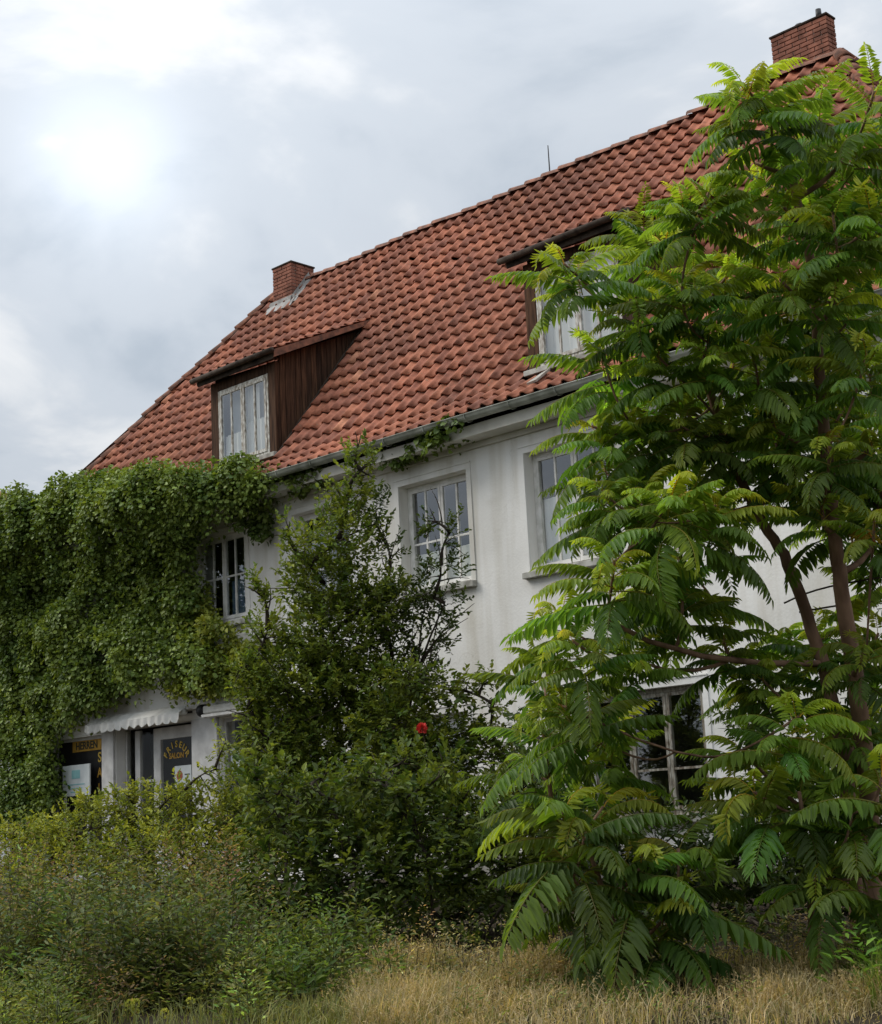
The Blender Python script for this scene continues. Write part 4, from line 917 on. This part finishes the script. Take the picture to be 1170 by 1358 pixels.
def sumac(name, label, group, base, trunks, rosettes, seed, size=0.62, nobj=300, srad=0.07, dark=1.0):
    rr = random.Random(seed); root = empty(name, base); tag(root, label, 'tree', group); nodes = []
    for pts, r0, r1 in trunks:
        pts = [Vector(p) for p in pts]; sm = []
        for i in range(len(pts) - 1):
            for j in range(4): sm.append(pts[i].lerp(pts[i + 1], j / 4) + Vector((rr.uniform(-1, 1), rr.uniform(-1, 1), 0)) * 0.006)
        sm.append(pts[-1]); n = len(sm)
        MB().tube(sm, [r0 + (r1 - r0) * i / (n - 1) for i in range(n)], 9).build('trunk', 'bark', root, smooth=True)
        nodes += [(p, r0 + (r1 - r0) * i / (n - 1)) for i, p in enumerate(sm)]
    fl = []
    ros = [(Vector(c), n, sc) for c, n, sc in rosettes]
    ros.sort(key=lambda q: min((q[0] - p).length for p, _ in nodes))
    for c, nfr, sc in ros:
        cand = [(p, r) for p, r in nodes if p.z < c.z - 0.05] or nodes[:1]
        a, ra = min(cand, key=lambda q: (q[0] - c).length + 0.6 * max(0, (Vector((q[0].x, q[0].y, 0)) - Vector((c.x, c.y, 0))).length - (c.z - q[0].z)))
        pts = curve(a, c, -0.9, 6, rr); r0 = min(ra * 0.75, 0.030); r1 = 0.011
        if (c - a).length > 0.08:
            MB().tube(pts, [r0 + (r1 - r0) * i / 6 for i in range(7)], 6).build('branch', 'bark', root, smooth=True)
            nodes += [(p, r0 + (r1 - r0) * i / 6) for i, p in enumerate(pts)][2:]
        rt = math.exp(rr.gauss(0, 0.16)); ax = (pts[-1] - pts[-2]).normalized() if (c - a).length > 0.08 else Vector((0, 0, 1)); ax = (ax * 0.6 + Vector((0, 0, 0.9))).normalized()
        sx = ax.orthogonal().normalized(); sy_ = ax.cross(sx); ph0 = rr.uniform(0, 6.28)
        for i in range(nfr):
            age = (i + 0.5) / nfr; azm = ph0 + i * 2.39996 + rr.gauss(0, 0.15); el = math.radians(78 - 84 * age ** 0.7 + rr.gauss(0, 6))
            hd = sx * math.cos(azm) + sy_ * math.sin(azm); X = (hd * math.cos(el) + ax * math.sin(el)).normalized()
            Yv = Vector((0, 0, 1)).cross(X)
            Yv = (Yv if Yv.length > 0.1 else hd.cross(ax)).normalized(); Yv = (Yv + Vector((0, 0, 1)) * rr.gauss(0, 0.13)).normalized(); Zv = X.cross(Yv).normalized(); Yv = Zv.cross(X)
            org = c - ax * (0.30 * age * sc); L = size * sc * (0.45 + 0.60 * age ** 0.5) * rr.uniform(0.72, 1.18)
            v = (rr.choice((8, 9, 13, 4, 3)) if age < 0.28 else rr.choice((0, 1, 2, 3, 5, 6, 7, 10, 11, 12)))
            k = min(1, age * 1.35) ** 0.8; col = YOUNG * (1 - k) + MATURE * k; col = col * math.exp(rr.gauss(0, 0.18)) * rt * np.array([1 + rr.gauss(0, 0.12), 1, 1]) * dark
            if rr.random() < 0.002: col = np.array([0.28, 0.20, 0.03])
            fx, fy, _ = pix(org + X * L * 0.5)
            if rr.random() < 0.85 and any(a0 < fx < a1 and b0 < fy < b1 for a0, a1, b0, b1 in OPEN): continue   # light gaps in the crown
            fl.append((org, X, Yv, Zv, L, v, col))
    def vis(f):
        return (f[0] + f[1] * 0.3 * f[4] - Vector((0, 0, EYE))).dot(CF)
    order = sorted(range(len(fl)), key=lambda i: vis(fl[i])); ob = set(order[:nobj])
    Vs, Fs, Cs = [], [], []; kk = 0
    for i, (org, X, Yv, Zv, L, v, col) in enumerate(fl):
        if i in ob:
            o = link('leaf', FR[v][3], root, org); o.rotation_mode = 'QUATERNION'; o.rotation_quaternion = Matrix((X, Yv, Zv)).transposed().to_quaternion(); o.scale = (L, L, L); o.color = (*[float(q) for q in col], 1)
        else:
            V, F, C, _ = FR[v]; V = (V * L) @ np.array([X, Yv, Zv]) + np.array(org) - np.array(WORLD[root]); Vs.append(V); Fs.append(F + kk); kk += len(V); Cs.append(C * col)
    if Vs:
        o = link('foliage', npmesh('foliage', np.concatenate(Vs), np.concatenate(Fs), 'sumac_leaf', col=np.concatenate(Cs)), root, WORLD[root]); o['kind'] = 'stuff'
    return root, len(fl)
rs = random.Random(77)
def ro(lst, d0, dv, n=(9, 13), sc=(0.9, 1.1)): lst = [q for q in lst if not (845 < q[0] < 965 and 885 < q[1] < 1045)]; return [(at(x, y, d0 + rs.uniform(-dv, dv)), rs.randint(*n), rs.uniform(*sc)) for x, y in lst]
big = [(985, 110), (748, 350), (738, 815), (728, 885), (1160, 120), (1012, 135), (1075, 150), (1140, 180), (1000, 215), (940, 255), (905, 275), (1040, 275), (1105, 285), (1160, 290), (765, 370), (845, 400), (905, 380), (965, 365), (1035, 370), (1110, 390), (800, 470), (870, 470), (940, 455), (1000, 470), (1085, 490), (1150, 470),
       (785, 565), (840, 565), (900, 560), (960, 570), (1030, 570), (1100, 590), (1160, 580), (800, 650), (850, 665), (890, 660), (950, 670), (1090, 670), (1160, 690),
       (815, 745), (860, 765), (905, 790), (960, 850), (760, 850), (830, 870), (745, 935), (800, 985), (1010, 900), (1060, 950), (1130, 960), (990, 1000), (1150, 860)]
big2 = [(x + rs.uniform(-32, 38), y + rs.uniform(-34, 34)) for x, y in big if ((x > 790 and y > 520 and rs.random() < 0.8) or (x > 960 and y > 250)) and not (1000 < x < 1130 and 690 < y < 800)]
big2 += [(1165, 330), (1130, 420), (1165, 520), (1060, 450), (1060, 540), (1120, 540), (1165, 630), (1050, 620), (1130, 640), (1170, 760), (1165, 840), (1080, 850), (1040, 850), (1165, 930), (1120, 890), (990, 330), (1070, 210), (1120, 240), (880, 330), (850, 300)]
tb = at(1158, 1235, 11.6); tb.z = gz(tb.x, tb.y) - 0.1
A_ = lambda x, y, dd: at(x, y, dd)
trk = [([tb, A_(1152, 1050, 11.5), A_(1138, 920, 11.4), A_(1122, 820, 11.4), A_(1110, 740, 11.4), A_(1098, 620, 11.4), A_(1088, 500, 11.4), A_(1078, 360, 11.3), A_(1050, 230, 11.3)], 0.080, 0.030),
       ([tb + Vector((-0.15, 0.05, 0)), A_(1120, 1000, 11.8), A_(1092, 880, 11.9), A_(1062, 790, 12.0), A_(1040, 735, 12.0), A_(1012, 695, 12.0), A_(965, 600, 11.9), A_(930, 480, 11.8), A_(915, 360, 11.8)], 0.062, 0.026),
       ([A_(1092, 880, 11.9), A_(1010, 880, 11.6), A_(930, 870, 11.3), A_(860, 850, 11.1), A_(800, 820, 11.0)], 0.028, 0.016)]
_, nf = sumac('sumac_tree', 'tall sumac tree with arching pinnate leaves before the right half of the house', None, tb, trk, ro(big, 11.2, 0.6, (12, 16)) + ro(big2, 12.3, 0.5, (11, 15)), 5)
def sucker(lst, base, label, seed, d0, size, **kw):
    b = at(*base); b.z = gz(b.x, b.y) - 0.05; top = at(lst[0][0], lst[0][1], d0)
    sumac('sumac_sapling', label, None, b, [([b, b.lerp(top, 0.5) + Vector((0.03, 0.02, 0)), top], 0.03, 0.014)], [(at(x, y, d0 + rs.uniform(-0.3, 0.3)), rs.randint(9, 12), rs.uniform(0.9, 1.1)) for x, y in lst], seed, size, **kw)
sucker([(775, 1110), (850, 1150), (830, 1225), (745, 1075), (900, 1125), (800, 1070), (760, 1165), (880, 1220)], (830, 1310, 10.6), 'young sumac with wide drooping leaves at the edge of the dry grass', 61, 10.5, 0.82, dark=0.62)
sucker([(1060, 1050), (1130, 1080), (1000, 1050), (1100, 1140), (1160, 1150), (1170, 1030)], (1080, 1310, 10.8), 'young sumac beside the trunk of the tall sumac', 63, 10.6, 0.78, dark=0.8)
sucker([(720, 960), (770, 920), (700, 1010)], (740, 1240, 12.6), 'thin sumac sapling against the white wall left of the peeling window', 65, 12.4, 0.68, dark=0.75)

# bare twigs crossing before the side of the tree
for k, (p, q) in enumerate((((1040, 800, 12.2), (1175, 765, 12.0)), ((1060, 812, 12.2), (1175, 798, 12.0)), ((1150, 700, 12.1), (1175, 735, 12.0)))):
    o = MB().tube(curve(at(*p), at(*q), 0.3), [0.008] * 8, 5).build('dead_twig', 'dark_bark'); tag(o, ('bare twig rising across the tall sumac trunk', 'bare twig lying level below the rising one across the sumac trunk', 'short bare twig sloping down beside the sumac trunk')[k], 'twig', 'bare twigs by the sumac trunk')

# ---- grass and herbs
def blades(n, region, h, w, c_a, c_b, seed, lean=0.35, seedhead=0.0):
    rng = np.random.default_rng(seed); P = region(n, rng); cl = vnoise(P[:, 0] + 60, P[:, 1] + 30, 2.6, 5); cl2 = vnoise(P[:, 0] + 60, P[:, 1] + 30, 0.8, 6); keep = rng.uniform(0, 1, n) < 0.08 + 1.5 * cl * cl2; P, cl = P[keep], cl[keep]; n = len(P); P[:, 2] = gzn(P[:, 0], P[:, 1]) - 0.02
    az = rng.uniform(0, 6.283, n); Dh = np.stack([np.cos(az), np.sin(az), np.zeros(n)], 1); S = np.stack([-np.sin(az), np.cos(az), np.zeros(n)], 1)
    H = (h * rng.uniform(0.45, 1.25, n) * (0.55 + 0.9 * cl))[:, None]; ln = (lean * rng.uniform(0.1, 1.6, n))[:, None]; W = (w * rng.uniform(0.6, 1.3, n))[:, None]
    p1 = P + HZ * H * 0.55 + Dh * H * ln * 0.25; p2 = P + HZ * H * (1 - 0.25 * ln) + Dh * H * ln
    V = np.stack([P - S * W, P + S * W, p1 + S * W * 0.8, p1 - S * W * 0.8, p2 + S * W * 0.15, p2 - S * W * 0.15], 1).reshape(-1, 3)
    k = np.arange(n)[:, None] * 6; F = np.concatenate([k + np.array([[0, 1, 2, 3]]), k + np.array([[3, 2, 4, 5]])])
    mx = rng.uniform(0, 1, (n, 1)); C = (np.asarray(c_a) * (1 - mx) + np.asarray(c_b) * mx) * np.exp(rng.normal(0, 0.2, (n, 1))); C = np.repeat(C, 6, 0)
    if seedhead > 0:
        m_ = int(n * seedhead); tp = p2[:m_]; reps = 7; T = []; Dd = []
        for j in range(reps):
            T.append(tp - HZ * 0.012 * j - Dh[:m_] * 0.004 * j); Dd.append(rng.normal(0, 0.6, (m_, 3)) + HZ * 0.6 + Dh[:m_] * 0.4)
        T = np.concatenate(T); Dd = np.concatenate(Dd); V2, F2 = leaf_arrays(T, unit(Dd), unit(rng.normal(0, 1, T.shape)), rng.uniform(0.012, 0.030, len(T)), 0.35)
        F = np.concatenate([F, F2 + len(V)]); V = np.concatenate([V, V2]); C = np.concatenate([C, np.tile(np.array([[0.42, 0.33, 0.19]]), (len(V2), 1)) * np.exp(rng.normal(0, 0.2, (len(V2), 1)))])
    return V, F, C
def strip(x0, x1, d0, d1):
    def f(n, rng):
        px = rng.uniform(x0, x1, n); dd = np.sqrt(rng.uniform(d0 ** 2, d1 ** 2, n)); u = (px - PW / 2) / FPX
        hx = np.array([CR.x, CR.y]); hf = np.array([CF.x, CF.y]) / math.hypot(CF.x, CF.y); hx = hx / np.linalg.norm(hx)
        return np.concatenate([(hf * dd[:, None] + hx * (u * dd)[:, None]), np.zeros((n, 1))], 1)
    return f
def stuff(name, parts, label, cat, mat='grass_blade'):
    Vs, Fs, Cs = [], [], []; k = 0
    for V, F, C in parts: Vs.append(V); Fs.append(F + k); Cs.append(C); k += len(V)
    V = np.concatenate(Vs); lo = V[:, :].mean(0); lo[2] = V[:, 2].min()
    o = link(name, npmesh(name, V - lo, np.concatenate(Fs), mat, col=np.concatenate(Cs)), None, lo); tag(o, label, cat, None, 'stuff'); return o
stuff('dry_grass', [blades(30000, strip(440, 1300, 9.0, 11.3), 0.18, 0.0032, (0.56, 0.45, 0.29), (0.30, 0.23, 0.12), 71, 0.8, 0.22), blades(5000, strip(470, 760, 10.8, 12.4), 0.22, 0.0032, (0.50, 0.40, 0.25), (0.28, 0.22, 0.11), 75, 0.7, 0.25), blades(12000, strip(330, 1250, 9.0, 12.0), 0.15, 0.004, (0.15, 0.18, 0.055), (0.30, 0.27, 0.11), 72, 0.8)], 'straw coloured grass gone to seed before the bushes', 'grass')
stuff('green_grass', [blades(7000, strip(-80, 620, 8.6, 12.0), 0.18, 0.0035, (0.12, 0.15, 0.05), (0.25, 0.24, 0.10), 73, 0.8), blades(2200, strip(1100, 1260, 9.4, 10.8), 0.30, 0.005, (0.11, 0.19, 0.035), (0.20, 0.26, 0.06), 74, 0.7)], 'green grass at the foot of the herbs and bushes', 'grass')
def herbs(n, region, h, seed, c_a, c_b, leaf, nl, seedc=None):
    rng = np.random.default_rng(seed); P = region(int(n * 2.2), rng); cl = vnoise(P[:, 0] + 60, P[:, 1] + 30, 1.5, seed); P, cl = P[cl > 0.42][:n], cl[cl > 0.42][:n]; n = len(P); P[:, 2] = gzn(P[:, 0], P[:, 1]) - 0.02
    pt = np.exp(rng.normal(0, 0.30, (n, 1))) * (1 + rng.normal(0, 0.10, (n, 3))); H = h * rng.uniform(0.45, 1.05, n) * (0.65 + 0.7 * cl); tilt = rng.normal(0, 0.16, (n, 3)); tilt[:, 2] = 1; tilt = unit(tilt); Ps, Ds, Ns, Ls, Cs = [], [], [], [], []
    for k in range(nl):
        s = 0.12 + 0.88 * (k + rng.uniform(0, 1, n)) / nl; az = rng.uniform(0, 6.283, n); dh = np.stack([np.cos(az), np.sin(az), np.zeros(n)], 1); br = (0.16 * (1.05 - s) + 0.03)[:, None] * rng.uniform(0, 1.6, (n, 1))
        Ps.append(P + tilt * (H * s)[:, None] + dh * br); Ds.append(unit(dh + HZ * rng.uniform(0.1, 1.0, (n, 1)))); Ns.append(unit(HZ + rng.normal(0, 0.4, (n, 3)))); Ls.append(leaf * (1.15 - 0.6 * s) * rng.uniform(0.6, 1.3, n))
        mx = rng.uniform(0, 1, (n, 1)); c = np.asarray(c_a) * (1 - mx) + np.asarray(c_b) * mx
        if seedc is not None: top = ((s > 0.72) & (rng.uniform(0, 1, n) < 0.75))[:, None]; c = np.where(top, np.asarray(seedc), c)
        Cs.append(np.clip(c * pt * np.exp(rng.normal(0, 0.2, (n, 1))), 0.004, 0.9))
    V, F = leaf_arrays(np.concatenate(Ps), np.concatenate(Ds), np.concatenate(Ns), np.concatenate(Ls), 0.34); C = np.repeat(np.concatenate(Cs), 6, 0)
    TV_, TF_ = twig_quads(P, P + tilt * H[:, None], 0.004); F = np.concatenate([F, TF_ + len(V)]); V = np.concatenate([V, TV_]); C = np.concatenate([C, np.tile([[0.07, 0.065, 0.03]], (len(TV_), 1))])
    return V, F, C
stuff('mugwort', [herbs(230, strip(-70, 290, 10.9, 13.6), 0.90, 81, (0.062, 0.092, 0.034), (0.160, 0.185, 0.070), 0.095, 64), herbs(110, strip(-70, 330, 11.4, 14.2), 1.10, 82, (0.10, 0.115, 0.05), (0.17, 0.17, 0.085), 0.055, 90, (0.21, 0.145, 0.085)), herbs(160, strip(-70, 330, 9.6, 11.4), 0.42, 86, (0.09, 0.13, 0.04), (0.20, 0.23, 0.07), 0.06, 46), herbs(60, strip(60, 330, 10.4, 12.0), 0.55, 87, (0.16, 0.12, 0.07), (0.26, 0.19, 0.12), 0.045, 40)], 'grey green mugwort thicket before the yellow green bush', 'herbs', 'leaf')
stuff('nettles', [herbs(90, strip(320, 500, 10.6, 12.8), 0.60, 83, (0.065, 0.115, 0.028), (0.16, 0.20, 0.055), 0.085, 36), herbs(60, strip(1090, 1230, 9.8, 11.0), 0.50, 84, (0.08, 0.16, 0.025), (0.17, 0.26, 0.04), 0.10, 34), herbs(70, strip(430, 1170, 9.4, 11.2), 0.26, 88, (0.09, 0.13, 0.04), (0.20, 0.22, 0.07), 0.05, 26), herbs(150, strip(430, 1150, 10.6, 12.4), 0.42, 85, (0.14, 0.14, 0.07), (0.27, 0.23, 0.12), 0.045, 30, (0.42, 0.34, 0.2))], 'low weeds along the edge of the grass', 'weeds', 'leaf')
# a patch of small yellow flowers
for k in range(7):
    px_, py_ = 215 + rs.uniform(-45, 45), 1338 + rs.uniform(-16, 16); c = at(px_, py_, 10.0); g = Vector((c.x, c.y, gz(c.x, c.y)))
    fo = empty('yellow_flower', g); tag(fo, 'small yellow flower head among the herbs', 'flower', 'yellow flowers among the herbs')
    MB().tube([g, c], 0.003, 4).build('stalk', 'rachis', fo)
    gg = unit(np.random.default_rng(k).normal(0, 1, (26, 3)) + HZ * 0.6); V, F = leaf_arrays(gg * 0.02, gg, unit(np.cross(gg, HZ + 0.1)), np.full(26, 0.017), 0.8)
    link('petals', npmesh('petals', V, F, 'leaf', col=np.tile([[0.50, 0.50, 0.10]], (len(V), 1))), fo, c)
print('fronds', nf)
